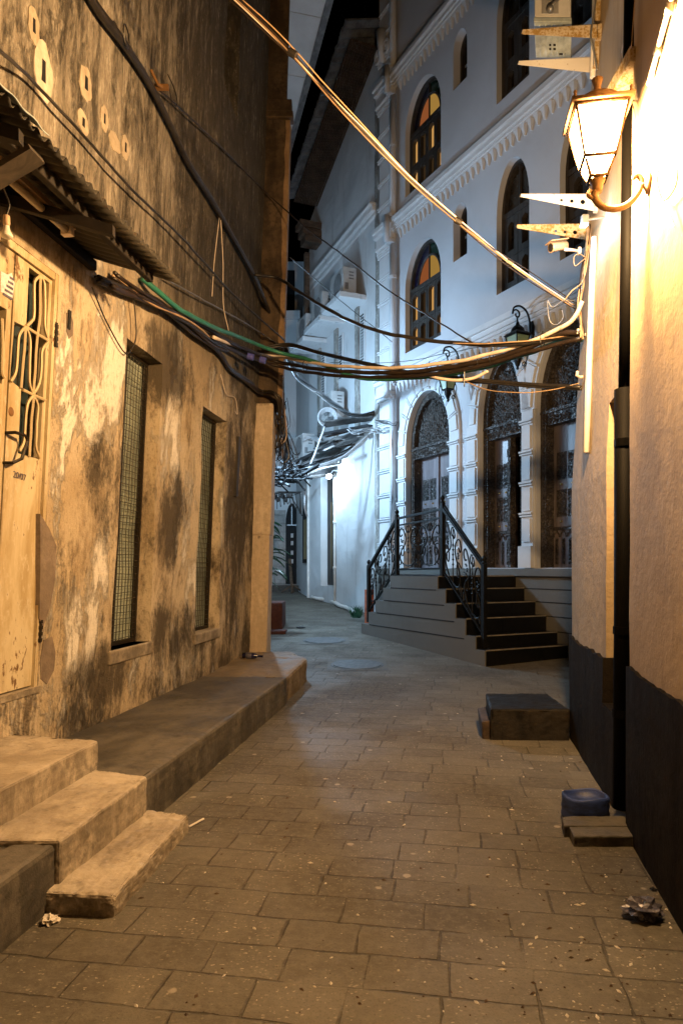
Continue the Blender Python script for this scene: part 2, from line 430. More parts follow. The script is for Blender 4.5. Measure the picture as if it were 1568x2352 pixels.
m_grn=M('green_lamp_glass',(.30,.42,.27),.25,0,.15,5,0)
m_red=concrete('oxide_red_block',(.075,.020,.012),(.13,.035,.02),(.04,.012,.008),.5)
m_bucket=M('blue_plastic',(.03,.055,.20),.5,0,.5,9,.1,25,.4,3)
m_paper=M('white_tissue',(.72,.66,.58),.8,0,.1,20,.2)
m_foil=M('purple_plastic_wrapper',(.12,.115,.15),.3,.2,.6,18,.3,40)
m_bottle=M('blue_bottle_glass',(.010,.012,.05),.12,0,.2,5,0)
m_leafg=M('plant_leaf',(.035,.12,.060),.42,0,.4,9,.1)
m_cover=M('cast_iron_cover',(.075,.078,.08),.6,.1,.4,12,.5,60)
m_scrap=wood('scrap_boards',(.11,.105,.10),(.03,.029,.028),3,.7,(.2,.2,1))
m_dkscrap=M('black_tarpaulin',(.022,.022,.024),.6,0,.5,6,.3)
m_lit=EMIT('lamp_glass_lit',(1.0,.72,.36),9.0)
m_led=EMIT('led_lens_lit',(.82,.92,1.0),60.0)
m_pwarm=EMIT('lit_amber_pane',(1.0,.52,.15),.55)
m_por=EMIT('lit_orange_glass',(1.0,.30,.09),.24)
m_pye=EMIT('lit_yellow_glass',(1.0,.56,.12),.32)
m_pgr=M('green_stained_glass',(.004,.022,.012),.25,0,.2,5,0)
m_ppu=M('purple_stained_glass',(.008,.007,.022),.25,0,.2,5,0)
m_pdim=EMIT('dim_amber_pane',(1.0,.55,.22),.035)
def stonewall():
    t=NT('whitewashed_stone'); 
    br=t.n('TexBrick'); mp=t.co((1,1,1),(PI/2,0,0)); t.l(mp,br.inputs['Vector'])
    for k,x in (('Scale',1),('Mortar Size',.02),('Mortar Smooth',.5),('Brick Width',.5),('Row Height',.25)): br.inputs[k].default_value=x
    n=t.noise(t.co(),6,6,.7)
    c=t.mix(t.ramp(n,.4,.7),(.30,.29,.27),(.42,.41,.39))
    h=t.math('SUBTRACT',t.math('MULTIPLY',n,.8),br.outputs['Fac'])
    return t.done(c,.8,t.bump(h,1.0,.03))
m_stone=stonewall()
P_LAMP,P_ALLEY,P_SPILL,P_FLOOD,SKY,EXPO = 1450,600,15,110,.004,0
# ------------------------------------------------------------------ ground
mb=MB()
xs=[-14+.5*i for i in range(57)]; ys=[-6+.25*i for i in range(160)]
for y in ys:
    for x in xs: mb.v.append(V((x,y,gz(y))))
n=len(xs)
for j in range(len(ys)-1):
    for i in range(n-1): mb.f.append([j*n+i,j*n+i+1,(j+1)*n+i+1,(j+1)*n+i]); mb.mi.append(0)
solo('alley_paving',mb,m_pave,'grey concrete block paving of the narrow alley','paving',(0,0,0),kind='structure',smooth=True)

# ------------------------------------------------------------------ left building
def lean(Y): return max(.02,min(.055,.052-(Y-4.6)*.0067))
def disp(u,z,a=.018):
    return a*(noise.noise(V((u*1.1,z*.9,3.1)))+.5*noise.noise(V((u*3.1,z*2.7,9.2)))+.25*noise.noise(V((u*9,z*8,1.2))))
def LM(u,d,z):
    return V((-2.355+.155*u+lean(u)*(z-.25)+d+disp(u,z), u, z))
def LW(px,py,d=0):
    m=(px-784)/FP; Y=5.0
    for _ in range(30):
        z=CH+(HZ-py)/FP*Y
        Y=(2.355-lean(Y)*(z-.25)-d)/(.155-m)
    z=CH+(HZ-py)/FP*Y
    return V((m*Y,Y,z))
def cuts(a,b,step,extra):
    e=sorted(set([a,b]+[x for x in extra if a<x<b])); out=[]
    for p,q in zip(e,e[1:]):
        k=max(1,int(math.ceil((q-p)/step)))
        out+=[p+(q-p)*i/k for i in range(k)]
    return out+[b]
def wallgrid(mb,mp,u0,u1,z0,z1,ops,step,thick):
    us=cuts(u0,u1,step,[o[i] for o in ops for i in (0,1)]); zs=cuts(z0,z1,step,[o[i] for o in ops for i in (2,3)])
    idx={}
    def vid(u,d,z):
        k=(round(u,4),round(d,4),round(z,4))
        if k not in idx: idx[k]=len(mb.v); mb.v.append(V(mp(u,d,z)))
        return idx[k]
    def q(*p): mb.f.append([vid(*a) for a in p]); mb.mi.append(mb.cur)
    for i in range(len(us)-1):
        for j in range(len(zs)-1):
            cu=(us[i]+us[i+1])/2; cz=(zs[j]+zs[j+1])/2
            if any(o[0]<cu<o[1] and o[2]<cz<o[3] for o in ops): continue
            q((us[i],0,zs[j]),(us[i+1],0,zs[j]),(us[i+1],0,zs[j+1]),(us[i],0,zs[j+1]))
    for a,b,c,d,dep in ops:
        uu=[u for u in us if a-1e-6<=u<=b+1e-6]; zz=[z for z in zs if c-1e-6<=z<=d+1e-6]
        for u,v in zip(uu,uu[1:]):
            q((u,0,c),(v,0,c),(v,-dep,c),(u,-dep,c)); q((u,0,d),(v,0,d),(v,-dep,d),(u,-dep,d))
        for u,v in zip(zz,zz[1:]):
            q((a,0,u),(a,0,v),(a,-dep,v),(a,-dep,u)); q((b,0,u),(b,0,v),(b,-dep,v),(b,-dep,u))
        q((a,-dep,c),(b,-dep,c),(b,-dep,d),(a,-dep,d))
    q((u0,-thick,z0),(u1,-thick,z0),(u1,-thick,z1),(u0,-thick,z1))
    for u,v in zip(us,us[1:]): q((u,0,z1),(v,0,z1),(v,-thick,z1),(u,-thick,z1))
    for u,v in zip(zs,zs[1:]):
        q((u0,0,u),(u0,0,v),(u0,-thick,v),(u0,-thick,u)); q((u1,0,u),(u1,0,v),(u1,-thick,v),(u1,-thick,u))

LB=thing('weathered_building','tall old building with peeling blackened plaster along the left side of the alley','building',(-2.0,4.6,0))
DY0,DY1,DZ0,DZ1=2.95,3.885,.62,2.97      # door opening
ops=[(DY0,DY1,DZ0,DZ1,.16),(4.73,5.34,.73,2.90,.22),(6.30,6.97,.69,2.80,.22),(6.55,7.02,5.95,9.0,.25)]
mb=MB(); wallgrid(mb,LM,-2.0,8.6,0,11,ops,.11,3.2)
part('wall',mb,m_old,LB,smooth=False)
# corner piers
mb=MB(); PX=lambda z:-2.355+.155*8.2+.028*(z-.25)
for z0,z1 in ((.12,1.7),(1.7,3.27)):
    mb.hexa([(PX(z0)-.1,8.12,z0),(PX(z0)+.195,8.12,z0),(PX(z0)+.195,8.55,z0),(PX(z0)-.1,8.55,z0),(PX(z1)-.1,8.12,z1),(PX(z1)+.19,8.12,z1),(PX(z1)+.19,8.55,z1),(PX(z1)-.1,8.55,z1)])
o=part('corner_pier',mb,m_pier,LB,label='plain cream plastered pier at the far corner'); rough(o,.012,5,.02,.5)
mb=MB()
def pier(z0,z1,w,y0,y1,x0=-.1):
    mb.hexa([(PX(z0)+x0,y0,z0),(PX(z0)+w,y0,z0),(PX(z0)+w,y1,z0),(PX(z0)+x0,y1,z0),(PX(z1)+x0,y0,z1),(PX(z1)+w,y0,z1),(PX(z1)+w,y1,z1),(PX(z1)+x0,y1,z1)])
pier(3.2,6.72,.285,8.22,8.32); pier(6.72,6.80,.32,8.18,8.34); pier(6.80,6.95,.30,8.20,8.33); pier(6.95,11,.235,8.24,8.32)
o=part('upper_pier',mb,m_moldpier,LB); bev(o,.012)
mb=MB()
for z0,z1 in ((3.3,5.0),(5.0,6.7)):
    prof=[]
pts=[]
k=26
for i in range(k+1):
    z=3.25+3.45*i/k; pts.append((.285-.055-.03*noise.noise(V((z*3,1,2)))-.02*noise.noise(V((z*11,5,2))),z))
vs=[];fs=[]
for w,z in pts: vs+= [(PX(z)+w,8.214,z),(PX(z)+.288,8.214,z),(PX(z)+.288,8.40,z)]
for i in range(k): fs+= [(3*i,3*i+1,3*i+4,3*i+3),(3*i+1,3*i+2,3*i+5,3*i+4)]
mb.add(vs,fs); part('plaster_edge',mb,m_pedge,LB)
# threshold, sills
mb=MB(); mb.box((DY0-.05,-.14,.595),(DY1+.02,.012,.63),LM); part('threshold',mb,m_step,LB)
for (a,b,z) in ((4.70,5.36,.70),(6.27,6.99,.665)):
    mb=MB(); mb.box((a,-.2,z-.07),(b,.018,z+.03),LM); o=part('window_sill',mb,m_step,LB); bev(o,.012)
# mesh windows
def meshwin(a,b,z0,z1,lab):
    d=-.12; mb=MB()
    for (p,q) in (((a,z0),(a+.022,z1)),((b-.022,z0),(b,z1)),((a+.022,z0),(b-.022,z0+.03)),((a+.022,z1-.022),(b-.022,z1))):
        mb.box((p[0],d-.02,p[1]),(q[0],d+.012,q[1]),LM)
    w=part('window',mb,m_hinge,LB,label=lab)
    mb=MB(); nv=int((b-a)/.047); nh=int((z1-z0)/.047)
    for i in range(1,nv):
        u=a+(b-a)*i/nv+random.uniform(-.004,.004)
        mb.tube([LM(u+.006*math.sin(z0+3.3*k),d+.004*math.sin(k*1.7),z0+(z1-z0)*k/8) for k in range(9)],.0026,4,False)
    for j in range(1,nh):
        z=z0+(z1-z0)*j/nh+random.uniform(-.004,.004)
        mb.tube([LM(a+(b-a)*k/4,d+.006,z+.003*math.sin(k*2+j)) for k in range(5)],.0026,4,False)
    part('wire_mesh',mb,m_mesh,w)
    mb=MB(); mb.box((a+.01,d-.045,z0),(b-.01,d-.03,z1),LM); part('shutter_panel',mb,m_pane,w)
    mb=MB(); mb.box(((a+b)/2-.012,d-.029,z0),((a+b)/2+.012,d-.02,z1),LM); part('mullion',mb,m_wwood,w)
meshwin(4.735,5.335,.735,2.895,'wire meshed window nearest the door')
meshwin(6.305,6.965,.695,2.795,'wire meshed window nearest the far corner')
mb=MB(); mb.box((6.6,-.22,5.95),(6.97,-.16,8.9),LM); part('upper_shutter',mb,m_wwood,LB)
# door : two leaves
mb=MB()
for (p,q) in (((DY0,DZ0),(DY0+.03,DZ1)),((DY1-.028,DZ0+.01),(DY1,DZ1)),((DY0+.03,DZ1-.04),(DY1-.035,DZ1))):
    mb.box((p[0],-.07,p[1]),(q[0],-.004,q[1]),LM)
DR=part('door',mb,m_door,LB,label='cream painted metal double door with curved window bars')
ms=3.522
def DP2(px,py): p=LW(px,py,-.02); return (p.y,p.z)
outer=[(ms+.006,DZ0+.02),(DY1-.030,DZ0+.02),(DY1-.030,DZ1-.045),(ms+.006,DZ1-.045)]
hole=[DP2(*q) for q in ((44,1041),(93,1055),(114,649),(66,613),(59,751),(31,738),(23,872),(50,893))]
mb=MB(); mb.holed(outer,[hole],-.055,-.02,LM); LR=part('door_leaf',mb,m_door,DR,label='right door leaf with curved bars and pull handle')
outer=[(DY0+.035,DZ0+.02),(ms-.006,DZ0+.02),(ms-.006,DZ1-.045),(DY0+.035,DZ1-.045)]
hole2=[(3.16,2.24),(3.475,2.24),(3.475,2.62),(3.16,2.62)]
mb=MB(); mb.holed(outer,[hole2],-.055,-.02,LM); part('door_leaf',mb,m_door,DR)
mb=MB(); mb.box((DY0+.03,-.13,1.8),(DY1-.03,-.115,2.92),LM); part('glass_panel',mb,M('dark_blue_glass',(.03,.045,.05),.2,0,.3,4,0),DR)
mb=MB()
def bar(pts,r=.0085):
    q=[]
    for x,y in pts: p=LW(x*.2686,488+y*.2686,-.02); q.append(V((p.y,p.z,0)))
    mb.tube([LM(p.x,-.012,p.y) for p in spline(q,5)],r,6)
bar([(335,540),(290,575),(275,640),(265,880),(250,925),(212,970)])
bar([(335,540),(325,700),(315,880),(300,1050),(285,1300),(275,1550)])
bar([(335,540),(368,610),(365,800),(360,970),(395,1085)])
bar([(205,975),(300,1040),(395,1095)])
bar([(205,975),(150,1035),(138,1130),(128,1350),(80,1445)])
bar([(200,985),(190,1200),(172,1500)])
bar([(205,975),(240,1080),(238,1280),(240,1450),(275,1555)])
bar([(395,1105),(345,1170),(338,1300),(325,1460),(275,1555)])
bar([(185,1515),(275,1560),(375,1605)])
bar([(275,1560),(225,1640),(215,1800),(205,1960),(165,2040)])
bar([(275,1560),(265,1800),(250,2085)])
bar([(275,1560),(315,1660),(308,1850),(305,2000),(340,2100)])
bar([(0,905),(6,1100),(4,1350),(25,1415)])
part('window_bars',mb,m_bars,DR)
def dq(x,y,d): p=LW(x*.2686,488+y*.2686,-.02); return LM(p.y,d,p.z)
mb=MB(); mb.tube([dq(50,1885,-.02),dq(62,1880,.03),dq(140,1910,.04),dq(155,1955,.04),dq(100,2105,.04),dq(40,2140,.03),dq(25,2140,-.02)],.009,6)
part('pull_handle',mb,m_hinge,DR)
for hy in (762,1450):
    p=LW(118 if hy<900 else 77,hy,-.0); z=p.z; mb=MB(); mb.tube([LM(DY1+.005,-.01,z-.07),LM(DY1+.005,-.01,z+.07)],.014,8)
    for k in range(4): mb.tube([LM(DY1+.005,-.01,z-.065+k*.035),LM(DY1+.005,-.01,z-.045+k*.035)],.018,8)
    part('hinge',mb,m_hinge,DR)
mb=MB(); mb.lathe([(.024,0),(.026,.004),(.02,.008),(.006,.009)],dq(97,1700,-.02),14,(1,-.15,0)); part('keyhole',mb,m_rust,DR)
def decal(txt,loc,size,mat,par,name,rot):
    cu=bpy.data.curves.new(name,'FONT'); cu.body=txt; cu.size=size; cu.extrude=.0006
    t_=bpy.data.objects.new('tmp',cu); C.objects.link(t_); dg=bpy.context.evaluated_depsgraph_get(); dg.update()
    me=bpy.data.meshes.new_from_object(t_.evaluated_get(dg)); bpy.data.objects.remove(t_)
    me.materials.clear(); me.materials.append(mat)
    o=bpy.data.objects.new(name,me); C.objects.link(o)
    o.parent=par; o.location=V(loc)-ORG[par]; o.rotation_euler=rot
    return o
m_ink=M('blue_ink',(.10,.09,.14),.7,0,.4,30,0)
decal('20/07',dq(112,2262,-.0165),.05,m_ink,DR,'painted_number',(PI/2,.06,PI/2-.15))
mb=MB(); mb.prism([DP2(*q) for q in ((0,670),(14,676),(26,686),(30,650),(24,626),(14,630),(0,622))],-.02,-.018,LM); part('torn_poster',mb,M('torn_white_poster',(.62,.60,.62),.8,0,.25,30,0),DR)
mb=MB()
pz=DP2(15,655)
for k in range(5): mb.box((pz[0]-.03+.01*k,-.0185,pz[1]-.06+.025*k),(pz[0]+.04,-.0165,pz[1]-.048+.025*k),LM)
part('poster_print',mb,m_ink,DR)
# plaster patches with dark plates for putlog holes
def patch(px,py,w,h,seed,col,hole=True):
    c=LW(px,py); rnd=random.Random(seed); k=18; poly=[]
    for i in range(k):
        a=2*PI*i/k; r=1+.22*(rnd.random()-.5)
        poly.append((c.y+w/2*math.cos(a)*r,c.z+h/2*math.sin(a)*r))
    mb=MB(); mb.prism(poly,-.03,.006,LM); p=part('plaster_patch',mb,col,LB)
    if hole:
        hw,hh=w*.11,h*.20
        mb=MB(); mb.prism([(c.y-hw,c.z-hh),(c.y+hw,c.z-hh*.9),(c.y+hw*.9,c.z+hh),(c.y-hw*.8,c.z+hh*.95)],.0065,.0085,LM); part('putlog_hole_shade',mb,m_dark,p)  # raised dark plate, the hole's shade is painted
m_patch=concrete('pale_repair_plaster',(.62,.54,.44),(.72,.65,.56),(.45,.37,.28),.3)
m_patch2=concrete('old_repair_plaster',(.46,.38,.28),(.56,.48,.37),(.30,.24,.17),.5)
patch(75,58,.10,.19,1,m_patch2); patch(95,162,.17,.30,2,m_patch); patch(197,190,.14,.20,3,m_patch2)
patch(188,280,.13,.13,4,m_patch2); patch(240,272,.10,.16,5,m_patch2); patch(286,338,.10,.16,6,m_patch2); patch(262,325,.16,.12,7,m_patch2,False)
m_grey=concrete('grey_cement_patch',(.22,.175,.135),(.31,.25,.20),(.12,.09,.07),.5)
mb=MB()
def wallpoly(pts,mat,name,d=.003):
    mb=MB(); pp=[LW(x,y) for x,y in pts]; mb.prism([(p.y,p.z) for p in pp],-.03,d,LM); part(name,mb,mat,LB)
wallpoly([(92,1180),(112,1215),(128,1255),(122,1330),(112,1390),(96,1440),(88,1420),(90,1300)],m_grey,'cement_patch')
wallpoly([(98,1470),(118,1462),(126,1500),(122,1540),(106,1572),(92,1560),(90,1520)],m_grey,'cement_patch')
wallpoly([(152,718),(160,718),(168,740),(166,770),(158,778),(151,760)],m_grey,'cement_patch')
mb=MB(); p=LW(156,732); mb.box((p.y-.012,.006,p.z-.06),(p.y+.012,.0115,p.z+.05),LM); part('socket_hole_shade',mb,m_dark,LB)  # raised dark plate painting the shade of a hole
mb=MB(); p=LW(541,1080); mb.box((p.y-.03,0,p.z-.28),(p.y+.03,.03,p.z+.36),LM); part('cable_trunking',mb,m_wwood,LB)

# ------------------------------------------------------------------ platform and steps
PF=lambda Y:-1.495+.149*Y
WL=lambda Y:-2.355+.155*Y
mb=MB()
def pbox(mb,y0,y1,z0a,z1a,z0b,z1b,fo=0,back=.0):
    mb.hexa([(WL(y0)-back,y0,z0a),(PF(y0)+fo,y0,z0a),(PF(y1)+fo,y1,z0b),(WL(y1)-back,y1,z0b),(WL(y0)-back,y0,z1a),(PF(y0)+fo,y0,z1a),(PF(y1)+fo,y1,z1b),(WL(y1)-back,y1,z1b)])
pbox(mb,3.40,6.55,-.05,.25,-.05,.262,0,.06)
o=solo('raised_platform',mb,m_plat,'long low dark concrete platform running along the foot of the left wall','platform',(-1.2,4.6,0)); rough(o,.02,6,.016,.18)
mb=MB(); pbox(mb,-1.5,2.64,-.05,.235,-.05,.238,0,.06)
o=solo('platform_block',mb,m_plat,'dark concrete platform block in the near left corner before the steps','platform',(-1.3,2.0,0)); rough(o,.02,6,.016,.18)
mb=MB(); pbox(mb,6.56,7.62,-.05,.245,.0,.30,-.02,.06)
mb.hexa([(WL(7.62)-.06,7.62,.0),(PF(7.62)-.02,7.62,.0),(PF(8.12)-.30,8.14,.03),(WL(8.14)-.05,8.14,.03),(WL(7.62)-.06,7.62,.30),(PF(7.62)-.02,7.62,.30),(PF(8.12)-.30,8.14,.31),(WL(8.14)-.05,8.14,.31)])
o=solo('platform_end',mb,concrete('brown_platform_end',(.19,.145,.09),(.29,.225,.145),(.08,.06,.04),.7),'rough brown raised end of the platform at the pier','platform',(-1,7.4,0)); rough(o,.03,5,.03,.2)
ST=thing('doorstep_stairs','three worn concrete steps in front of the cream metal door','steps',(-1.2,3.0,0))
mb=MB(); mb.hexa([(WL(1.2)-.04,1.2,.2),(-1.793+.149*1.2,1.2,.2),(-1.793+.149*3.55,3.55,.2),(WL(3.72)-.03,3.72,.2),(WL(1.2)-.04,1.2,.405),(-1.793+.149*1.2,1.2,.405),(-1.793+.149*3.55,3.55,.405),(WL(3.72)-.03,3.72,.405)])
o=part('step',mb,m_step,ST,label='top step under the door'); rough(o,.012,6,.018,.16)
mb=MB(); x=.018
mb.hexa([(-1.85+.149*2.63,2.63,.0),(PF(2.63)+x,2.63,.0),(PF(3.41)+x,3.41,.0),(-1.85+.149*3.55,3.55,.0),(-1.85+.149*2.63,2.63,.252),(PF(2.63)+x,2.63,.252),(PF(3.41)+x,3.41,.262),(-1.85+.149*3.55,3.55,.262)])
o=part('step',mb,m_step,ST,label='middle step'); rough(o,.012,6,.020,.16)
mb=MB()
mb.hexa([(PF(2.55)-.03,2.57,-.02),(PF(2.55)+.27,2.54,-.02),(PF(3.40)+.235,3.37,-.02),(PF(3.43)-.03,3.43,-.02),(PF(2.55)-.03,2.57,.082),(PF(2.55)+.27,2.54,.08),(PF(3.40)+.235,3.37,.088),(PF(3.43)-.03,3.43,.09)])
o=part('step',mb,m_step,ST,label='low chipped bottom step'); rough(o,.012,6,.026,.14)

# ------------------------------------------------------------------ awning
AW=thing('corrugated_awning','rusty corrugated iron awning on timbers above the cream door','awning',(-1.6,3.4,3.0))
def AX(Y,d): return V((-2.235+.155*Y+d,Y,3.235-.30*d))
mb=MB(); ny=26*8; nx=6; y0,y1=2.45,4.19
for i in range(ny+1):
    Y=y0+(y1-y0)*i/ny
    for j in range(nx+1):
        d=-.03+(.63+.012*noise.noise(V((Y*9,0,4))))*j/nx
        p=AX(Y,d); p.z+=.016*math.sin(2*PI*(Y-y0)/.067)+.012*noise.noise(V((Y*2,d*3,0)))
        mb.v.append(p)
for i in range(ny):
    for j in range(nx):
        a=i*(nx+1)+j; mb.f.append([a,a+nx+1,a+nx+2,a+1]); mb.mi.append(0)
o=part('roof_sheet',mb,m_corr,AW,smooth=True); sm=o.modifiers.new('thick','SOLIDIFY'); sm.thickness=.003
mb=MB()
for i in range(41):
    Y=2.05+.72*i/40
    for j in range(9):
        a=j/8; d=.30+.32*a; p=AX(Y,d); p.z+=.035+.05*math.sin(a*2.2)-.07*a*a+.006*math.sin(Y*50)
        mb.v.append(p)
for i in range(40):
    for j in range(8):
        a=i*9+j; mb.f.append([a,a+9,a+10,a+1]); mb.mi.append(0)
o=part('flashing_sheet',mb,m_galv,AW,smooth=True,label='bluish galvanised sheet laid over the near end'); sm=o.modifiers.new('thick','SOLIDIFY'); sm.thickness=.004
def beam(d,ya,yb,h,w,dz): 
    mb=MB(); a=AX(ya,d);b=AX(yb,d)
    mb.hexa([(a.x-w,ya,a.z-dz-h),(a.x+w,ya,a.z-dz-h),(b.x+w,yb,b.z-dz-h),(b.x-w,yb,b.z-dz-h),(a.x-w,ya,a.z-dz),(a.x+w,ya,a.z-dz),(b.x+w,yb,b.z-dz),(b.x-w,yb,b.z-dz)])
    o=part('purlin',mb,m_beam,AW); bev(o,.006)
beam(.44,2.2,4.13,.055,.02,.018); beam(.06,2.2,4.20,.06,.022,.025)
for Y in (2.62,3.35,4.08):
    mb=MB(); a=AX(Y,-.02); b=AX(Y,.60)
    mb.hexa([(a.x,Y-.02,a.z-.135),(b.x,Y-.02,b.z-.125),(b.x,Y+.02,b.z-.125),(a.x,Y+.02,a.z-.135),(a.x,Y-.02,a.z-.075),(b.x,Y-.02,b.z-.075),(b.x,Y+.02,b.z-.075),(a.x,Y+.02,a.z-.075)])
    if Y<4: part('rafter',mb,m_beam,AW)
mb=MB(); a=ray(-30,420,2.75); b=ray(84,352,2.72); mb.obox((a+b)/2,((b-a).length/2,.05,.012),(b-a).to_track_quat('X','Z').to_matrix()); part('loose_plank',mb,wood('grey_plank',(.07,.055,.04),(.03,.024,.018),3,.7,(.2,1,1)),AW)
mb=MB(); a=V((-1.98+.155*3.02,3.02,3.06)); b=V((-1.98+.155*3.56,3.56,3.06))
TL=thing('fluorescent_tube_light','unlit fluorescent tube light fixed under the rusty awning','light',a)
mb=MB(); mb.tube([a,b],.019,10); part('tube',mb,m_tubeglass,TL,smooth=True)
mb=MB(); mb.obox((a+b)/2+V((0,0,.035)),((b-a).length/2+.03,.03,.014),(b-a).to_track_quat('X','Z').to_matrix()); part('batten',mb,m_tan,TL)
for q in (a,b):
    mb=MB(); mb.obox(q+V((0,0,.008)),(.018,.028,.03),(b-a).to_track_quat('X','Z').to_matrix()); part('end_cap',mb,m_cream,TL)
c=ray(15,545,3.05)
BU=thing('hanging_bulb','unlit white bulb hanging on a cord above the cream door','bulb',c)
mb=MB(); mb.lathe([(.003,-.03),(.024,-.028),(.027,-.022),(.024,-.014),(.016,0),(.012,.02),(.011,.024)],c+V((0,0,.03)),16); part('bulb',mb,m_bulb,BU,smooth=True)
mb=MB(); mb.lathe([(.013,0),(.015,.01),(.014,.045),(.005,.05)],c+V((0,0,.052)),14); part('socket',mb,M('socket_bakelite',(.55,.38,.24),.5),BU,smooth=True)
mb=MB(); mb.tube(spline([c+V((0,0,.10)),c+V((.012,0,.15)),c+V((-.01,0,.21)),c+V((-.03,.02,.28))],5),.004,5); part('cord',mb,m_cabk,BU)

# ------------------------------------------------------------------ right building
def rprof(z): return .055*max(0,z-1.9) if z<4.2 else .1265+.03*(z-4.2)
def rl(Y):
    if Y<3.34: return 1.386+.188*(Y-3.24)
    if Y<3.685: return 1.62
    return 1.528+.176*(Y-3.89)
def rleanf(Y):   # outward lean grows towards the far corner
    return .22+.78*min(1,max(0,(Y-3.66)/.3))
def RM(u,d,z):
    return V((rl(u)+rprof(z)*rleanf(u)-d-.6*disp(u+20,z,.014),u,z))
def RW(px,py,d=0):
    m=(px-784)/FP; Y=3.0
    for _ in range(60):
        z=CH+(HZ-py)/FP*Y
        Y=.5*Y+.5*(rl(Y)+rprof(z)*rleanf(Y)-d)/m
    return V((m*Y,Y,CH+(HZ-py)/FP*Y))
RB=thing('ochre_building','lamp lit ochre plastered building with black dado filling the right edge','building',(1.5,3.6,0))
mb=MB(); wallgrid(mb,RM,-2.0,3.335,0,11,[],.12,3.0); part('wall',mb,m_rwall,RB)
mb=MB(); wallgrid(mb,RM,3.69,5.22,0,11,[(3.72,4.0,.50,2.27,.17)],.10,3.0); mb.box((3.345,-.4,0),(3.68,-.002,11),RM); part('corner_wall',mb,m_rpil,RB,label='paler wall bay at the far corner with a window recess')
# dado
mb=MB()
def dadotop(Y): return CH+Y*(HZ-(1536+.487*((rl(Y)/Y*FP+784)-1453)))/FP
ys2=[-1.5+.14*i for i in range(int(5.14/.14)+1)]
def dado(mb,ya,yb,top,d,ops=None):
    k=max(2,int((yb-ya)/.03)); 
    for i in range(k):
        a=ya+(yb-ya)*i/k; b=ya+(yb-ya)*(i+1)/k
        w_=lambda q:.028*noise.noise(V((q*2.2,0,0)))+.014*noise.noise(V((q*9,3,0)))+.005*noise.noise(V((q*31,5,0)))
        ta=top(a)+w_(a); tb=top(b)+w_(b)
        mb.hexa([RM(a,-.05,-.05),RM(b,-.05,-.05),RM(b,d,-.05),RM(a,d,-.05),RM(a,-.05,ta),RM(b,-.05,tb),RM(b,d,tb),RM(a,d,ta)])
dado(mb,-1.9,3.334,lambda Y: .82 if Y>3.24 else .82-.02*(3.24-Y),.02)
part('dado',mb,m_dado,RB)
mb=MB(); dado(mb,4.0,5.225,lambda Y:.775,.022); dado(mb,3.70,4.0,lambda Y:.50,.022)
mb.box((3.985,-.17,.50),(3.999,.021,.775),RM) 
part('dado',mb,m_dado,RB,label='black dado below the window recess')
mb=MB(); mb.box((3.722,-.168,.50),(3.985,.02,.515),RM); part('window_sill',mb,m_dado,RB)
# downpipe
DP=thing('black_downpipe','black painted drainpipe on the ochre wall below the lit lantern','drainpipe',(1.45,3.6,.2))



mb=MB(); mb.tube([(1.452,3.53,.06),(1.462,3.535,1.0),(1.470,3.54,2.23)],[.050,.050,.054],14); part('lower_pipe',mb,m_downs,DP,smooth=True)
mb=MB(); mb.tube([(1.478,3.545,2.2),(1.492,3.55,3.0),(1.530,3.56,5.4)],.040,14); part('upper_pipe',mb,m_downs,DP,smooth=True)
for z in (.55,.98,1.95):
    mb=MB(); mb.tube([(1.457+.006*z,3.535,z-.02),(1.457+.006*z,3.535,z+.02)],.056,14); mb.box((1.49,3.50,z-.02),(1.60,3.52,z+.02)); part('pipe_clip',mb,m_downs,DP)
# rusted beam stub + slot things
p=ray(1462,143,3.35); mb=MB(); mb.box((p.x-.055,3.30,p.z-.03),(p.x+.06,3.62,p.z+.045)); 
o=solo('steel_beam_stub',mb,m_rbr,'rust spotted steel beam stub above the lit lantern on the ochre wall','beam'); rough(o,.004,3,.006,.05)
# conduit along right wall top
pts=[RW(1560,-60,.02),RW(1540,5,.02),RW(1512,105,.02),RW(1490,192,.02)]
mb=MB(); mb.tube(pts,.011,8); mb.tube([pts[1],pts[1]+V((0,.02,-.03))],.017,8); mb.tube([pts[2],pts[2]+(pts[3]-pts[2])*.2],.016,8)
solo('white_conduit',mb,m_pvc,'slanting white conduit on the ochre wall right of the lit lantern','conduit',smooth=True)
for k,(pp,lab) in enumerate((([(1445,-10),(1440,60),(1427,120),(1425,190),(1430,250),(1437,330)],'thin tan wire looping down past the steel beam stub'),
    ([(1458,-10),(1452,70),(1448,110),(1432,150),(1425,200),(1440,215),(1452,240),(1458,270),(1465,330),(1500,352),(1512,350)],'curly wire crossing the brightest wall behind the lantern'),
    ([(1560,320),(1540,340),(1545,370),(1555,390),(1550,430),(1525,460),(1512,430),(1510,400),(1520,370)],'dark cracked wire dangling on the wall right of the lantern'),
    ([(1528,462),(1540,500),(1548,520)],'short wire end on the wall right of the lantern bracket'))):
    mb=MB(); mb.tube(spline([RW(x,y,.018+.004*k) for x,y in pp],5),.0028,5); solo('loose_wire',mb,(m_tan,m_tan,m_cabr,m_cabr)[k],lab,'wire')

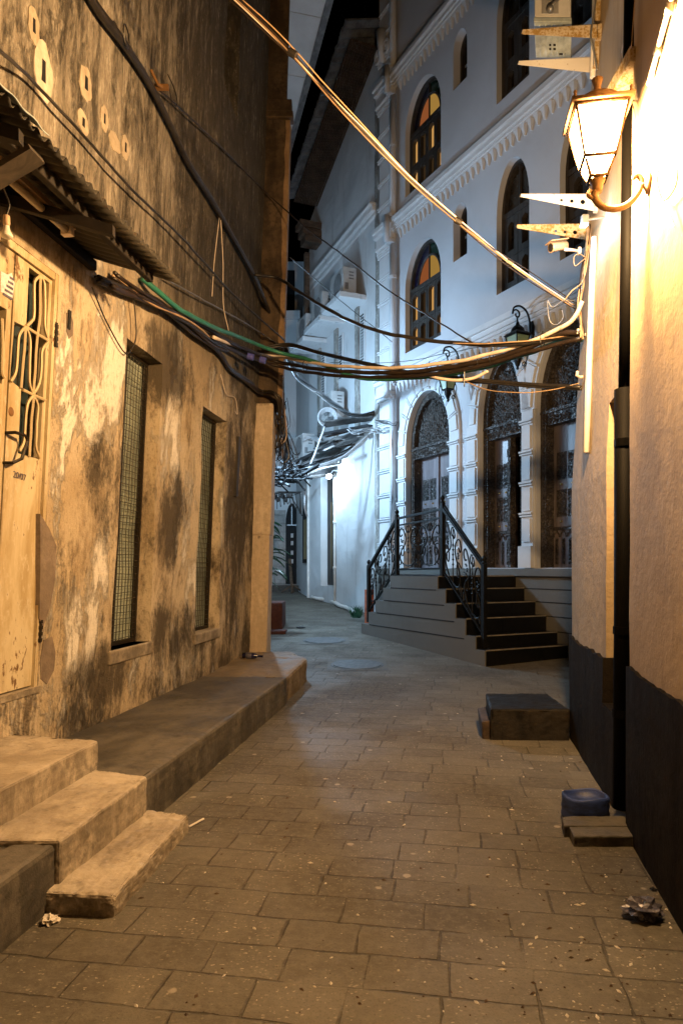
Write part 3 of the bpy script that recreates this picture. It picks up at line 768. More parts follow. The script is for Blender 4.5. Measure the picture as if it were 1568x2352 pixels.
# corner fittings: vertical channel, conduit, white trunking
def RC(px,py,Y=5.0): return ray(px,py,Y)
mb=MB(); a=RM(5.02,.02,3.1); 
pts=[RW(1364,545,.02),RW(1358,680,.02),RW(1352,850,.02),RW(1346,1040,.02)]
mb.tube(pts,.021,10); solo('white_trunking',mb,m_pvc,'long white pipe running down the corner of the ochre building','pipe',smooth=True)
mb=MB(); mb.tube([RM(5.0,.03,z) for z in (4.9,5.3,5.8)],.02,8); solo('corner_conduit',mb,m_pvc,'short pale pipe on the corner above the brackets','pipe')
mb=MB()
for z0,z1 in ((4.95,6.6),): mb.hexa([RM(4.93,.0,z0),RM(4.99,.0,z0),RM(4.99,.035,z0),RM(4.93,.035,z0),RM(4.93,.0,z1),RM(4.99,.0,z1),RM(4.99,.035,z1),RM(4.93,.035,z1)])
solo('steel_channel',mb,m_rbr,'rusted upright steel channel behind the air conditioner brackets','channel')
# brackets
def bracket(tipx,wallx,ytop_t,ytop_w,ybot_t,ybot_w,Y,mat,lab,holes=()):
    a=ray(tipx,ytop_t,Y); b=ray(wallx,ytop_w,Y); c=ray(wallx,ybot_w,Y); d=ray(tipx,ybot_t,Y)
    mb=MB(); mp=lambda u,dd,w:V((u,Y+dd,w))
    hs=[]
    for hx,hy,hr in holes:
        h=ray(hx,hy,Y); hs.append([(h.x+hr*math.cos(q*PI/5),h.z+hr*math.sin(q*PI/5)) for q in range(10)])
    mb.holed([(a.x,a.z),(b.x,b.z),(c.x,c.z),(d.x,d.z)],hs,0,.004,mp)
    mb.hexa([(a.x,Y,a.z),(b.x+.05,Y,b.z),(b.x+.05,Y+.035,b.z),(a.x,Y+.035,a.z),(a.x,Y,a.z+.004),(b.x+.05,Y,b.z+.004),(b.x+.05,Y+.035,b.z+.004),(a.x,Y+.035,a.z+.004)])
    mb.hexa([(b.x-.004,Y,c.z),(b.x+.05,Y,c.z),(b.x+.05,Y+.03,c.z),(b.x-.004,Y+.03,c.z),(b.x-.004,Y,b.z),(b.x+.05,Y,b.z),(b.x+.05,Y+.03,b.z),(b.x-.004,Y+.03,b.z)])
    return solo('steel_bracket',mb,mat,lab,'bracket',group='air conditioner brackets on the corner')
bracket(1200,1372,68,53,77,86,4.86,m_rbr,'topmost rust brown triangular bracket under the upper air conditioner')
bracket(1191,1364,140,129,147,166,5.2,m_wbr,'plain white triangular bracket just above the lit lantern')
bracket(1196,1366,446,446,451,484,4.78,m_wbr,'white triangular bracket with three holes left of the lantern arm',[(1289,459,.011),(1313,461,.013),(1338,463,.017)])
bracket(1187,1358,516,514,523,552,5.2,m_rbr,'lowest speckled rusty bracket with three holes above the security camera',[(1276,530,.010),(1297,532,.012),(1320,533,.016)])
# AC unit
Y0,Y1=4.88,5.22
pf=lambda px,py,Y:ray(px,py,Y)
c0=ray(1227,50,Y0); c1=ray(1311,50,Y0); dx=.11
A=thing('air_conditioner','outdoor air conditioner with open service panel held on the two upper brackets of the corner','air conditioner',((c0.x+c1.x)/2,Y0,c0.z))
def abox(mb,x0,x1,y0,y1,z0,z1):
    k=lambda x,y:x+dx*(y-Y0)/(Y1-Y0)
    mb.hexa([(k(x0,y0),y0,z0),(k(x1,y0),y0,z0),(k(x1,y1),y1,z0),(k(x0,y1),y1,z0),(k(x0,y0),y0,z1),(k(x1,y0),y0,z1),(k(x1,y1),y1,z1),(k(x0,y1),y1,z1)])
mb=MB(); abox(mb,c0.x,c1.x,Y0,Y1,c0.z+.03,c0.z+.55); part('casing',mb,m_ac,A,bevel=.012)
mb=MB(); abox(mb,c0.x-.004,c1.x+.004,Y0-.006,Y1,c0.z,c0.z+.032)
for k in range(5): abox(mb,c0.x+.03+k*.043,c0.x+.045+k*.043,Y0+.02,Y1-.02,c0.z-.008,c0.z)
part('base_pan',mb,m_galv,A,bevel=.003)
for q in ((.10,.20),(.10,.24),(.17,.29)):
    mb=MB(); abox(mb,c0.x+q[0],c0.x+q[0]+.05,Y0+q[1],Y0+q[1]+.02,c0.z-.003,c0.z-.0005); part('vent_slot',mb,m_dark,A)
mb=MB(); abox(mb,c0.x+.05,c1.x-.09,Y0-.006,Y0-.001,c0.z+.06,c0.z+.32); part('service_recess',mb,m_acd,A)
mb=MB(); mb.lathe([(.02,0),(.028,.01),(.02,.03),(.008,.04)],ray(1262,22,4.86),12,(0,-1,-.2)); mb.tube([ray(1262,20,4.85),ray(1272,5,4.83),ray(1290,-10,4.83)],.010,8); part('pipe_valve',mb,m_steel,A,smooth=True)
# security camera
c=ray(1290,566,4.85)
SC=thing('security_camera','tan bullet security camera on a bracket at the ochre corner','camera',c)
mb=MB(); ax=V((-.8,-.25,-.22)).normalized(); mb.lathe([(.012,-.075),(.03,-.07),(.032,.05),(.036,.06),(.033,.06)],c-V((.03,0,0)),14,ax); part('camera_body',mb,m_tan,SC,smooth=True)
mb=MB(); mb.lathe([(.030,.0),(.028,.004),(.012,.004)],c-V((.03,0,0))+ax*.058,14,ax); part('lens',mb,m_cabk,SC)
mb=MB(); mb.obox(c-V((.035,0,-.036)),(.075,.038,.003),ax.to_track_quat('X','Z').to_matrix()); part('sun_shield',mb,m_tan,SC)
mb=MB(); mb.tube([c+V((.02,.0,-.02)),c+V((.06,.02,-.012)),c+V((.15,.06,-.005))],.011,8); mb.lathe([(.03,0),(.03,.015)],c+V((.15,.06,-.005)),12,(-1,0,0)); part('mounting_arm',mb,m_cream,SC,smooth=True)
# flood lamp on the corner
c=RM(4.50,.13,3.60)
FL=thing('corner_floodlight','small glaring white floodlight on the corner beside the white trunking','floodlight',c)
mb=MB(); mb.obox(c,(.022,.02,.03),Matrix.Identity(3)); part('housing',mb,m_steel,FL,bevel=.004)
mb=MB(); mb.obox(c+V((-.004,.0,-.034)),(.02,.02,.006),Matrix.Identity(3)); part('lens',mb,m_led,FL)
mb=MB(); mb.tube([c,RM(4.50,-.01,3.62)],.008,6); part('mounting_arm',mb,m_steel,FL)
LEDP=c
# ------------------------------------------------------------------ lit lantern
LC=V((1.135,3.03,0)); zt,zb=3.305,3.105; th=math.radians(-9.0)
LA=thing('lit_lantern','glowing bronze lantern on a curled arm on the ochre wall','lantern',(LC.x,LC.y,2.93))
ca,sa=math.cos(th),math.sin(th)
def lp(x,y,z): return V((LC.x+ca*x-sa*y,LC.y+sa*x+ca*y,z))
def sq(h,z): return [lp(-h,-h,z),lp(h,-h,z),lp(h,h,z),lp(-h,h,z)]
T=sq(.108,zt); B=sq(.064,zb); B2=sq(.056,zb-.012); E=sq(.036,zb-.075)
mb=MB()
for i in range(4):
    mb.tube([T[i],B[i]],.0052,6); mb.tube([T[i],T[(i+1)%4]],.006,6); mb.tube([B[i],B[(i+1)%4]],.0065,6); mb.tube([B2[i],E[i]],.006,6); mb.tube([E[i],E[(i+1)%4]],.007,6)
part('frame',mb,m_lampm,LA,smooth=True)
def panes(o,inn):
    mb=MB()
    for i in range(4):
        j=(i+1)%4; mb.add([o[i],o[j],inn[j],inn[i]],[(0,1,2,3)])
    return mb
t=NT('lit_lantern_glass'); e=t.n('Emission'); e.inputs[0].default_value=(1.0,.70,.34,1); e.inputs[1].default_value=24.0
tr=t.n('BsdfTransparent'); mx=t.n('MixShader'); mx.inputs[0].default_value=.35; t.l(tr.outputs[0],mx.inputs[1]); t.l(e.outputs[0],mx.inputs[2]); t.l(mx.outputs[0],t.out.inputs[0])
m_lglass=t.m; m_lglass.cycles.emission_sampling='NONE'
part('glass_pane',panes(sq(.104,zt),sq(.061,zb)),m_lglass,LA); part('glass_pane',panes(sq(.053,zb-.014),sq(.034,zb-.073)),m_lglass,LA,label='small lower glass panes')
R0=sq(.128,zt+.006); R1=sq(.13,zt+.02)
mb.hexa(R0+R1)
prof=[(.118,0),(.112,.03),(.085,.052),(.055,.060),(.045,.068),(.05,.074),(.03,.088),(.014,.094),(.012,.10),(.017,.108),(.014,.118),(.021,.135),(.024,.15),(.014,.155)]
mb.lathe(prof,(LC.x,LC.y,zt+.018),20); part('roof',mb,m_lampm,LA,smooth=True)
mb=MB()
for p in sq(.115,zt+.02): mb.lathe([(.008,0),(.009,.01),(.005,.016),(.008,.026),(.003,.034)],p,8)
part('finial',mb,m_lampm,LA,smooth=True)
mb=MB(); mb.lathe([(.018,-.035),(.022,-.02),(.024,.0),(.032,.012),(.036,.022),(.025,.026)],(LC.x,LC.y,zb-.10),16); part('base_cup',mb,m_lampm,LA,smooth=True)
wp=RM(2.98,0,2.98)
arm=[V((LC.x,LC.y,zb-.12)),V((LC.x-.012,LC.y,zb-.155)),V((LC.x+.02,LC.y,zb-.195)),V((LC.x+.075,LC.y-.01,zb-.212)),V((LC.x+.13,LC.y-.02,zb-.195)),V((LC.x+.17,LC.y-.03,zb-.15)),V((LC.x+.182,LC.y-.035,zb-.105)),V((LC.x+.165,LC.y-.032,zb-.078)),V((LC.x+.145,LC.y-.03,zb-.088))]
mb=MB(); s_=spline(arm,6); mb.tube(s_,[.017-.007*i/len(s_) for i in range(len(s_))],10)
mb.tube([V((LC.x+.178,LC.y-.035,zb-.12)),V((wp.x,LC.y-.04,zb-.115))],.012,8)
mb.tube(spline([V((LC.x-.02,LC.y,zb-.16)),V((LC.x-.04,LC.y,zb-.145)),V((LC.x-.03,LC.y,zb-.125))],5),.010,8)
mb.lathe([(.042,0),(.045,.006),(.03,.012),(.02,.02)],V((wp.x-.003,LC.y-.04,zb-.115)),14,(-1,.18,0)); part('curled_arm',mb,m_lampm,LA,smooth=True)
LAMP=V((LC.x,LC.y,zb+.07))
mb=MB(); mb.lathe([(.003,-.03),(.010,-.022),(.014,-.006),(.012,.012),(.006,.02)],LAMP,12); part('bulb',mb,m_lit,LA,smooth=True)
# ------------------------------------------------------------------ white hotel facade
def F(t,d,z): return V((3.037-.452*t-.892*d, 9.04+.892*t-.452*d, z))
def FT(px,d=0):
    m=(px-784)/FP; return ((3.037-.892*d)-m*(9.04-.452*d))/(.452+.892*m)
def arch(tc,w,zb,zs,za,n=18,pt=1.0):
    p=[(tc-w/2,zb),(tc+w/2,zb)]
    for i in range(n+1):
        a=PI*i/n; p.append((tc+w/2*math.cos(a),zs+(za-zs)*math.sin(a)**pt))
    return p
HB=thing('white_townhouse','white stuccoed townhouse with carved arched doors and stained glass at the bend','building',(1.8,11.4,0))
DO=[(3.335,1.35,4.43),(1.418,.99,4.55),(.02,1.25,4.60)]           # centre, width, apex of the three doors
WA=[(3.53,1.14,5.30,6.42,7.18),(3.53,1.14,8.20,9.30,10.06)]
WB=[(1.149,.713,5.46,6.62,7.36),(1.149,.713,8.36,9.5,10.26)]
WS=[(2.42,.375,6.40,7.0,7.30),(2.42,.375,9.26,9.85,10.15)]
WC=[(-.20,.80,5.46,6.62,7.36),(-.20,.80,8.36,9.5,10.26)]
holes=[arch(tc,w,1.31,3.55,za) for tc,w,za in DO]+[arch(*w) for w in WA+WB+WS+WC]
mb=MB(); mb.holed([(-1.3,0),(5.06,0),(5.06,13.5),(-1.3,13.5)],holes,-.30,0,F)
mb.box((-1.3,-4,0),(5.06,-1.2,13.5),F); mb.box((-1.3,-1.2,0),(-1.25,-.29,13.5),F); mb.box((5.0,-1.2,0),(5.06,-.29,13.5),F); mb.box((-1.3,-1.2,13.4),(5.06,-.29,13.5),F)
part('wall',mb,m_fac,HB)
# plinth and grooves
mb=MB(); mb.box((-1.3,.003,0),(5.0,.05,1.19),F); mb.box((-1.3,.003,1.19),(5.0,.10,1.30),F); part('plinth',mb,m_stair,HB,bevel=.008)
mb=MB()
for z,te in ((.44,.19),(.64,.40),(.83,.61),(1.01,.83)): mb.box((-1.2,.05,z),(te,.056,z+.012),F)
part('plinth_groove',mb,m_dark,HB)
# cornices
def cornice(z,h):
    mb=MB()
    for a,b,d in ((.80,1.0,.17),(.62,.80,.12),(.50,.62,.085),(.40,.50,.055)): mb.box((-1.3,.002,z-h+h*a),(5.02,d,z-h+h*b),F)
    k=0; t=-1.2
    while t<4.25:
        mb.hexa([F(t+.03,.002,z-h),F(t+.05,.002,z-h),F(t+.05,.03,z-h),F(t+.03,.03,z-h),F(t,.002,z-h+h*.398),F(t+.08,.002,z-h+h*.398),F(t+.08,.075,z-h+h*.398),F(t,.075,z-h+h*.398)])
        t+=.135
    part('cornice',mb,m_trim,HB)
cornice(5.03,.42); cornice(7.90,.38); cornice(10.68,.38)
mb=MB(); mb.box((-1.3,.002,12.9),(5.05,.12,13.5),F); part('parapet',mb,m_trim,HB)
# quoin pilaster
mb=MB(); z=1.35; mb.box((4.50,.002,1.31),(4.99,.045,13.3),F)
while z<12.8:
    if not any(abs(z+.2-c)<.34 for c in (4.85,7.72,10.5)):
        mb.box((4.55,.045,z),(4.94,.07,z+.36),F); mb.box((4.48,.045,z+.385),(4.995,.085,z+.41),F); mb.box((4.48,.045,z+.425),(4.995,.095,z+.445),F)
    z+=.47
for zc in (4.55,7.45,10.25):
    for a,b,d in ((0,.06,.10),(.07,.14,.14),(.15,.30,.11),(.31,.38,.17),(.39,.47,.21)): mb.box((4.44,.002,zc+a),(5.01,d,zc+b),F)
part('quoin_pilaster',mb,m_trim,HB,bevel=.006)
mb=MB()
for s in (-1,1):
    pts=[]
    for i in range(40):
        a=i/39*4.2*PI*.9; r=.15*(1-i/48); pts.append(F(4.74+s*(.16-r*math.cos(a)*.9),.12,11.3+r*math.sin(a)))
    mb.tube(pts,.03,6)
mb.tube([F(4.74,.12,11.1),F(4.74,.14,11.7)],[.05,.11],8); part('scroll_capital',mb,m_trim,HB,smooth=True)
# drainpipe
DPW=thing('white_drainpipe','white painted drainpipe between the quoins and the arched windows','drainpipe',F(4.38,.09,1.3))
mb=MB(); mb.tube([F(4.37,.10,.4),F(4.37,.10,4.5)],.062,12); mb.tube([F(4.37,.235,4.5),F(4.37,.235,5.06)],.055,12); mb.tube([F(4.37,.10,5.06),F(4.37,.10,7.45)],.062,12); mb.tube([F(4.37,.235,7.45),F(4.37,.235,7.95)],.055,12); mb.tube([F(4.37,.10,7.95),F(4.37,.10,10.25)],.062,12); mb.tube([F(4.37,.235,10.25),F(4.37,.235,10.75)],.055,12); mb.tube([F(4.37,.10,10.75),F(4.37,.10,13.4)],.062,12)
part('pipe',mb,m_pipe,DPW,smooth=True)
for z in (2.6,4.52,5.05,6.8,7.46,7.95,9.3,10.26,10.74):
    mb=MB(); mb.tube([F(4.37,.10 if z not in (4.52,5.05,7.46,7.95,10.26,10.74) else .16,z-.03),F(4.37,.10 if z not in (4.52,5.05,7.46,7.95,10.26,10.74) else .16,z+.03)],.078,12); part('pipe_collar',mb,m_pipe,DPW)
mb=MB()
for k in range(3): mb.tube(spline([F(4.30+.02*k,.17,3.9-.0*k),F(4.32,.18,3.2),F(4.30+.02*k,.175,2.3),F(4.34,.17,1.6)],6),.007,5)
part('taped_wires',mb,m_steel,DPW)

# rusticated surrounds
def surround(tc,w,za,k):
    mb=MB(); zs=3.55; wd=.27 if k!=1 else .22
    left=tc+w/2; right=tc-w/2
    # piers
    def pier(a,b):
        lo,hi=min(a,b),max(a,b)
        mb.box((lo,.002,1.31),(hi,.045,zs),F)
        mb.box((lo-.015,.045,1.31),(hi+.015,.10,1.62),F)
        z=1.68
        while z<zs-.2:
            mb.box((lo+.035,.045,z),(hi-.035,.068,z+.33),F)
            mb.box((lo-.01,.045,z+.358),(hi+.01,.078,z+.378),F); mb.box((lo-.015,.045,z+.392),(hi+.015,.09,z+.417),F)
            z+=.44
    if k==0: pier(left+.003,left+wd); pier(right-.003,right-wd)
    if k==1: pier(left+.003,left+wd+.06); pier(right-.02,right-wd-.03)
    if k==2: pier(right-.003,right-wd)
    # arch ring
    n=22; outer=[];inner=[]
    for i in range(n+1):
        a=PI*i/n; inner.append((tc+w/2*math.cos(a),zs+(za-zs)*math.sin(a))); outer.append((tc+(w/2+wd)*math.cos(a),zs+(za-zs+wd*1.05)*math.sin(a)))
    lim=4.60
    outer=[(u,min(z,lim)) for u,z in outer]; inner=[(u,min(z,lim-.02)) for u,z in inner]
    mb.ring(outer,inner,.002,.045,F)
    nb=11
    for i in range(nb):
        a0=PI*(i+.10)/nb; a1=PI*(i+.90)/nb; q=[]
        for a,f in ((a0,.06),(a1,.06),(a1,wd-.03),(a0,wd-.03)):
            q.append((tc+(w/2+f)*math.cos(a),min(lim-.02,zs+(za-zs+f)*math.sin(a))))
        if abs(q[0][1]-q[3][1])+abs(q[0][0]-q[3][0])<.05: continue
        mb.prism(q,.044,.070,F)
        a=PI*i/nb
        if i>0:
            pts=[(tc+(w/2+f)*math.cos(a),min(lim-.01,zs+(za-zs+f)*math.sin(a))) for f in (.02,wd)]
            mb.tube([F(p[0],.062,p[1]) for p in pts],.017,6)
    part('door_surround',mb,m_trim,HB,bevel=0)
for k,(tc,w,za) in enumerate(DO): surround(tc,w,za,k)

# carved arched doors
def spiral(tc,zc,R,turns,a0,sgn,n=22):
    return [(tc+R*(1-i/(n*1.12))*math.cos(a0+sgn*turns*2*PI*i/n),zc+R*(1-i/(n*1.12))*math.sin(a0+sgn*turns*2*PI*i/n)) for i in range(n+1)]
def scrolls(mb,tc,w,z0,z1,inside,d,r,cnt,seed,Rm=.09):
    rnd=random.Random(seed); 
    for _ in range(cnt):
        for tr in range(20):
            u=rnd.uniform(.01,w/2); z=rnd.uniform(z0,z1)
            if inside(u+.03,z+.03) and inside(u,z): break
        else: continue
        R=rnd.uniform(.45,1)*Rm; a0=rnd.uniform(0,6.28); sg=rnd.choice((-1,1)); tn=rnd.uniform(.8,1.5)
        for s in (-1,1):
            pts=spiral(tc+s*u,z,R,tn,a0 if s>0 else PI-a0,sg*s,16)
            mb.tube([F(p[0],d+.006*math.sin(i),p[1]) for i,p in enumerate(pts)],[r*(1.1-.5*i/17) for i in range(17)],5,False)
            # leaf
            q=pts[0]; e=(q[0]+s*.5*R*math.cos(a0),q[1]+.9*R)
            mb.tube([F(q[0],d,q[1]),F((q[0]+e[0])/2+.01,d+.012,(q[1]+e[1])/2),F(e[0],d,e[1])],[r*.6,r*1.6,r*.2],5,False)
def carved_door(k,tc,w,za):
    zs=3.55; zl=3.30; e=.11
    out=arch(tc,w-.006,1.305,zs,za-.003,20); inn=arch(tc,w-2*e,1.305,zs,za-e*1.1,20)
    mb=MB(); mb.ring(out[1:]+[out[0]],inn[1:]+[inn[0]],-.30,-.07,F)
    D=part('carved_door',mb,m_carve2,HB,label=('closed carved double door at the top of the stairs','carved door with one leaf standing open','carved door nearest the ochre corner')[k])
    # beaded edge: one tube whose radius swells into beads
    def beads(path,nm):
        q=[];rr=[]
        for p0,p1 in zip(path,path[1:]):
            L=(p1-p0).length; m=max(1,int(L/.048))
            for j in range(m):
                for f,r in ((0,.004),(.3,.014),(.6,.014)): q.append(p0.lerp(p1,(j+f)/m)); rr.append(r)
        mb=MB(); mb.tube([F(p.x,-.066,p.y) for p in q],rr,6); part(nm,mb,m_carve2,D)
    beads([V((p[0],p[1],0)) for p in inn[1:]+[inn[0]]],'beading')
    for s in (-1,1): beads([V((tc+s*(w/2-e*.6),1.35,0)),V((tc+s*(w/2-e*.6),3.55,0))],'beading')
    # tympanum
    ty=arch(tc,w-2*e-.02,zl+.22,zs,za-e*1.15,20)
    mb=MB(); mb.prism(ty,-.33,-.15,F); T_=part('tympanum',mb,m_carve,D)
    a_=(w-2*e)/2-.05; b_=za-e-zs-.05
    ins=lambda u,z: (z>zl+.26) and (abs(u)<a_ if z<zs else (u/a_)**2+((z-zs)/b_)**2<1)
    mb=MB(); scrolls(mb,tc,w-2*e,zl+.26,za-e,ins,-.14,.015,52,k+1,.10)
    for s in (-1,1):
        for q in range(4): mb.tube([F(tc+s*(.02+.05*q*z_),-.135,zl+.3+z_*(.62-.1*q)) for z_ in [i/8 for i in range(9)]],.012,5,False)
    part('scroll_carving',mb,m_carve2,T_)
    # lintel
    mb=MB(); mb.box((tc-w/2+.02,-.32,zl),(tc+w/2-.02,-.085,zl+.16),F); mb.box((tc-w/2+.01,-.32,zl+.165),(tc+w/2-.01,-.055,zl+.20),F); mb.box((tc-w/2+.01,-.32,zl+.205),(tc+w/2-.01,-.09,zl+.225),F)
    Lt=part('lintel',mb,m_carve,D)
    mb=MB(); scrolls(mb,tc,w-.1,zl+.03,zl+.13,lambda u,z:u<w/2-.06,-.08,.009,16,k+11,.05); part('lintel_carving',mb,m_carve2,Lt)
    # leaves
    a=tc-w/2+e; b=tc+w/2-e; dl=-.22
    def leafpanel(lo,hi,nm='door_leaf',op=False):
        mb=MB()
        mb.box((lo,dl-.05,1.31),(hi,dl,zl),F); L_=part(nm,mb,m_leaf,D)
        ww=hi-lo; ncol=2
        mp=MB(); st=MB()
        for row in range(2):
            z0=2.02+row*.52
            for c_ in range(ncol):
                u0=lo+ww*(.10+.42*c_); u1=u0+ww*.36
                mp.box((u0,dl,z0),(u1,dl+.006,z0+.38),F)
                uc=(u0+u1)/2
                for j in range(4):
                    zc=z0+.05+j*.09
                    for s in (-1,1):
                        pts=spiral(uc+s*(u1-u0)*.2,zc,min(.045,(u1-u0)*.3),1.0,-1.2 if s>0 else PI+1.2,s,9)
                        mp.tube([F(p[0],dl+.010,p[1]) for p in pts],.006,4,False)
                st.lathe([(.018,0),(.016,.012),(.004,.03)],F(uc,dl,z0-.065),8,(-.892,-.452,0))
        part('carved_panel',mp,m_carve,L_); part('brass_stud',st,m_brass,L_)
        # slatted lower half
        lo2=MB()
        lo2.box((lo+.01,dl,1.84),(hi-.01,dl+.03,1.88),F)
        nn=max(3,int(ww/.11))
        for i in range(nn):
            u=lo+ww*(i+.5)/nn
            lo2.box((u-.022,dl,1.36),(u+.022,dl+.012,1.72),F)
            for j in range(7): lo2.lathe([(.006,-.018),(.017,0),(.006,.018)],F(u,dl+.016,1.39+j*.048),6)
            pts=[(u-.05,1.74),(u-.045,1.78),(u-.015,1.81),(u,1.84),(u+.015,1.81),(u+.045,1.78),(u+.05,1.74)]
            lo2.tube([F(p[0],dl+.012,p[1]) for p in pts],.010,5,False)
        part('baluster_panel',lo2,m_carve2,L_)
        return L_
    mid=(a+b)/2
    if k==1:
        leafpanel(mid+.02,b)
        mb=MB(); mb.box((mid-.03,dl-.05,1.31),(mid+.03,dl+.05,zl),F)
        for j in range(9): mb.box((mid-.034,dl+.05,1.4+j*.2),(mid+.034,dl+.065,1.52+j*.2),F)
        part('center_post',mb,m_carve2,D)
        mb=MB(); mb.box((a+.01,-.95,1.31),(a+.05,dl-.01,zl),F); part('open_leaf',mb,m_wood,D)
        mb=MB(); mb.box((a,-1.15,1.31),(b,-1.1,zl),F); part('dark_hall',mb,m_dark,D)
    else:
        leafpanel(mid+.02,b); leafpanel(a,mid-.02)
        mb=MB(); mb.box((mid-.035,dl-.03,1.31),(mid+.035,dl+.03,zl),F); part('center_post',mb,m_leaf,D)
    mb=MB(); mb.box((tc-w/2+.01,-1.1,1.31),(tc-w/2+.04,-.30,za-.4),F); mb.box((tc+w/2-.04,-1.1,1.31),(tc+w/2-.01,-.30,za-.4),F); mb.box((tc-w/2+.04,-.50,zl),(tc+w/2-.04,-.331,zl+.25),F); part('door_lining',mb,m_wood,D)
for k,(tc,w,za) in enumerate(DO): carved_door(k,tc,w,za)

# windows
def archwin(tc,w,zb,zs,za,style):
    dp=-.10 if style!='S' else -.14; e=.05
    out=arch(tc,w-.004,zb+.003,zs,za-.003,18); inn=arch(tc,w-2*e,zb+e,zs,za-e,18)
    mb=MB(); mb.ring(out,inn,-.29,dp,F,True)
    W=part('window',mb,m_wwood,HB)
    a,b=tc-w/2+e,tc+w/2-e; zt_=zs+.02
    if style=='A':
        mb=MB(); mb.box((a,-.17,zt_-.05),(b,dp+.01,zt_+.03),F)
        n=4; ww=(b-a)/n; rows=((zb+e,zb+e+(zt_-zb)*.40),(zb+e+(zt_-zb)*.40,zt_-.05))
        for i in range(n):
            u0=a+i*ww
            for r,(z0,z1) in enumerate(rows):
                outer=[(u0+.004,z0+.004),(u0+ww-.004,z0+.004),(u0+ww-.004,z1-.004),(u0+.004,z1-.004)]
                h0,h1=u0+ww*.20,u0+ww*.82; zz0,zz1=z0+.07,z1-.10
                hole=[(h0,zz0),(h1,zz0),(h1,zz1),(h0+(h1-h0)*.8,zz1+.035),((h0+h1)/2,zz1+.05),(h0+(h1-h0)*.2,zz1+.035),(h0,zz1)]
                mb.holed(outer,[hole],-.27,dp-.005,F)
        part('shutter',mb,m_wwood,W)
        lit=[0,2] if zb<7 else [1,3,2]
        for i in range(n):
            u0=a+i*ww
            for r,(z0,z1) in enumerate(rows):
                lit_=(i==1 and r==1) or (i==3) or (i==0 and r==0)
                mb=MB(); mb.box((u0+.01,-.185,z0+.02),(u0+ww-.01,-.172,z1-.02),F); part('lit_pane' if lit_ else 'dim_pane',mb,m_pwarm if lit_ else m_pdim,W)
        # fanlight: outer ring purple | green, inner orange | yellow
        def fan(a0,a1,f0,f1,mat,nm):
            p=[]
            k=8
            A_=w/2-e; B_=za-e-zs
            for i in range(k+1):
                q=a0+(a1-a0)*i/k; p.append((tc+A_*f1*math.cos(q),zt_+.03+(B_-.03)*f1*math.sin(q)))
            for i in range(k,-1,-1):
                q=a0+(a1-a0)*i/k
                p.append((tc+A_*f0*math.cos(q),zt_+.03+(B_-.03)*f0*math.sin(q)))
            if f0==0: p=p[:k+1]+[(tc,zt_+.03)]
            mb=MB(); mb.prism(p,-.18,-.165,F); part(nm,mb,mat,W)
        fan(0,PI/2-.02,.70,1.0,m_ppu,'purple_glass'); fan(PI/2+.02,PI,.70,1.0,m_pgr,'green_glass')
        fan(.02,PI/2-.05,.0,.66,m_por,'orange_glass'); fan(PI/2+.05,PI-.02,.0,.66,m_pye,'yellow_glass')
        mb=MB(); A_=w/2-e; B_=za-e-zs
        mb.tube([F(tc+A_*.68*math.cos(PI*i/16),-.155,zt_+.03+(B_-.03)*.68*math.sin(PI*i/16)) for i in range(17)],.022,6)
        mb.tube([F(tc,-.155,zt_),F(tc,-.155,za-e)],.018,6); part('glazing_bar',mb,m_wwood,W)
    elif style=='B':
        mb=MB(); mb.box((a,-.17,zt_-.05),(b,dp+.01,zt_+.03),F); n=2; ww=(b-a)/n
        for i in range(n):
            u0=a+i*ww
            for z0,z1 in ((zb+e,zb+e+(zt_-zb)*.4),(zb+e+(zt_-zb)*.4,zt_-.05)):
                outer=[(u0+.004,z0+.004),(u0+ww-.004,z0+.004),(u0+ww-.004,z1-.004),(u0+.004,z1-.004)]
                h0,h1=u0+ww*.28,u0+ww*.72; zz0,zz1=z0+.10,z1-.13
                mb.holed(outer,[[(h0,zz0),(h1,zz0),(h1,zz1),((h0+h1)/2,zz1+.05),(h0,zz1)]],-.27,dp-.005,F)
        mb.tube([F(tc,-.15,zt_),F(tc,-.15,za-e)],.018,6); part('shutter',mb,m_wwood,W)
        mb=MB(); mb.box((a,-.19,zb+e),(b,-.175,za-.15),F); part('dark_pane',mb,M('dark_window_glass',(.03,.025,.02),.25,0,.3,4,0),W)
    else:
        mb=MB(); mb.prism(arch(tc,w-.02,zb+.01,zs,za-.01,14),-.29,-.25,F); part('dark_pane',mb,M('black_window_glass',(.02,.018,.016),.3,0,.3,4,0),W)
        mb=MB(); mb.box((a,-.25,zb+.42),(b,-.215,zb+.47),F); mb.box((tc-.014,-.25,zb+.47),(tc+.014,-.22,za-e),F); mb.box((a,-.25,zb+e),(b,-.225,zb+.42),F); part('sash',mb,m_wwood,W)
        mb=MB(); mb.box((a,-.22,zb+.42),(b,-.205,zb+.455),F); part('sash_rail',mb,m_trim,W)
for w in WA: archwin(*w,'A')
for w in WB: archwin(*w,'B')
for w in WC: archwin(*w,'B')
for w in WS: archwin(*w,'S')

